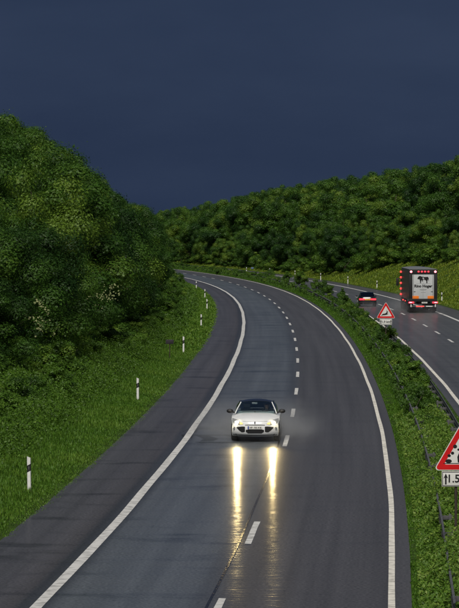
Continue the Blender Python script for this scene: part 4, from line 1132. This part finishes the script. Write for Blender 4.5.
text_child('BK 52 LT', .09, M['sign_black'], tp, (.12, -.0965, .93))
link('chassis', box_me('chassis', (0, 6.6, .95), (1.0, 12.6, .34), M['dark_trim'], .03), lorry)
put_wheels(lorry, (1.9, 3.2, 4.5, 11.4, 15.6), (-1.03, 1.03), .50, .38)
for k in range(5):
    link('side_guard', box_me('side_guard', (-1.22, 8.0, .62 + .0), (.03, 4.6, .12), M['galv_dark'], .006), lorry) if k == 0 else None
# row of red marker lamps up the front corner of the trailer
for i, z in enumerate((3.55, 3.02, 2.49, 1.96, 1.43)): lamp('side_marker_lamp', (-1.33, 13.45, z), (.11, .07, .10), M['marker_red'], lorry)
lamp('side_marker_lamp', (-1.33, 9.5, .98), (.08, .06, .07), M['marker_red'], lorry)
lamp('side_marker_lamp', (-1.33, 5.5, .98), (.06, .05, .05), M['marker_red'], lorry)
cab = empty('cab', (0, 14.2, 0)); cab.parent = lorry
bm = bmesh.new(); add_box(bm, (0, 1.1, 2.25), (2.46, 2.1, 2.7)); link('cab_body', bm_mesh('cab_body', bm, M['car_black'], 40, .12), cab)
link('cab_deflector', prism('cab_deflector', [(-1.1, 3.58), (1.1, 3.58), (.95, 3.92), (-.95, 3.92)], .3, 1.7, M['car_black']), cab)
for s in (-1, 1):
    link('mirror', box_me('mirror', (s * 1.52, 1.9, 2.55), (.26, .12, .72), M['black_plastic'], .04), cab)
    link('mirror_arm', cyl_me('mirror_arm', (s * 1.18, 1.9, 2.85), (s * 1.5, 1.9, 2.85), .03, M['black_plastic']), cab)
    link('cab_window', box_me('cab_window', (s * 1.235, 1.35, 2.6), (.012, 1.0, .75), M['glass_dark'], .004), cab)

# ------------------------------------------------------------------ spray thrown up from the wet road
def spray(name, loc, rad, dens, label, scale=1.0, rz=0.0):
    bm = bmesh.new(); bmesh.ops.create_icosphere(bm, subdivisions=3, radius=1.0)
    for v in bm.verts: v.co.z = max(v.co.z, -.02)
    m, n, l, p = mat_new(name); n.remove(p)
    pv = n.new('ShaderNodeVolumePrincipled'); pv.inputs['Color'].default_value = (.86, .88, .90, 1); pv.inputs['Anisotropy'].default_value = .2
    t = n.new('ShaderNodeTexCoord'); ln = n.new('ShaderNodeVectorMath'); ln.operation = 'LENGTH'; l.new(t.outputs['Object'], ln.inputs[0])
    mr = n.new('ShaderNodeMapRange'); mr.inputs['From Min'].default_value = 1.0; mr.inputs['From Max'].default_value = .1; l.new(ln.outputs['Value'], mr.inputs['Value'])
    pw = math_node(n, 'POWER', None, 1.6); l.new(mr.outputs[0], pw.inputs[0])
    z = n.new('ShaderNodeTexNoise'); z.inputs['Scale'].default_value = 2.6 * scale; z.inputs['Detail'].default_value = 3; l.new(t.outputs['Object'], z.inputs['Vector'])
    zr = n.new('ShaderNodeMapRange'); zr.inputs['From Min'].default_value = .22; zr.inputs['From Max'].default_value = .78; l.new(z.outputs['Fac'], zr.inputs['Value'])
    a = math_node(n, 'MULTIPLY'); l.new(pw.outputs[0], a.inputs[0]); l.new(zr.outputs[0], a.inputs[1])
    b = math_node(n, 'MULTIPLY', None, dens); l.new(a.outputs[0], b.inputs[0]); l.new(b.outputs[0], pv.inputs['Density'])
    l.new(pv.outputs[0], n['Material Output'].inputs['Volume'])
    o = link(name, bm_mesh(name, bm, m)); o.location = loc; o.scale = rad; o.rotation_euler = (0, 0, rz)
    tag(o, label, 'spray', kind='stuff'); return o
hc_ = heading(120)
spray('wheel_spray', (Xc + .9, Yc + 5.0, .03), (2.1, 7.0, 1.6), .60, 'pale spray drifting from the wheels on the right of the white car', 1.0, hc_)
spray('wheel_spray', (Xc - .9, Yc + 5.5, .03), (1.9, 7.0, 1.5), .6, 'pale spray drifting from the wheels on the left of the white car', 1.0, hc_)
spray('lorry_spray', (Xt - 1.6, Yt + 6.5, .03), (1.8, 10.0, 2.2), .18, 'thin spray hanging along the left side of the lorry')
spray('lorry_spray', (Xt + 0.3, Yt - 2.0, .03), (2.2, 6.0, 1.3), .10, 'thin spray low behind the lorry')
spray('car_spray', (Xb + .1, Yb - 1.5, .03), (1.5, 5.0, .9), .22, 'thin spray low behind the black car')
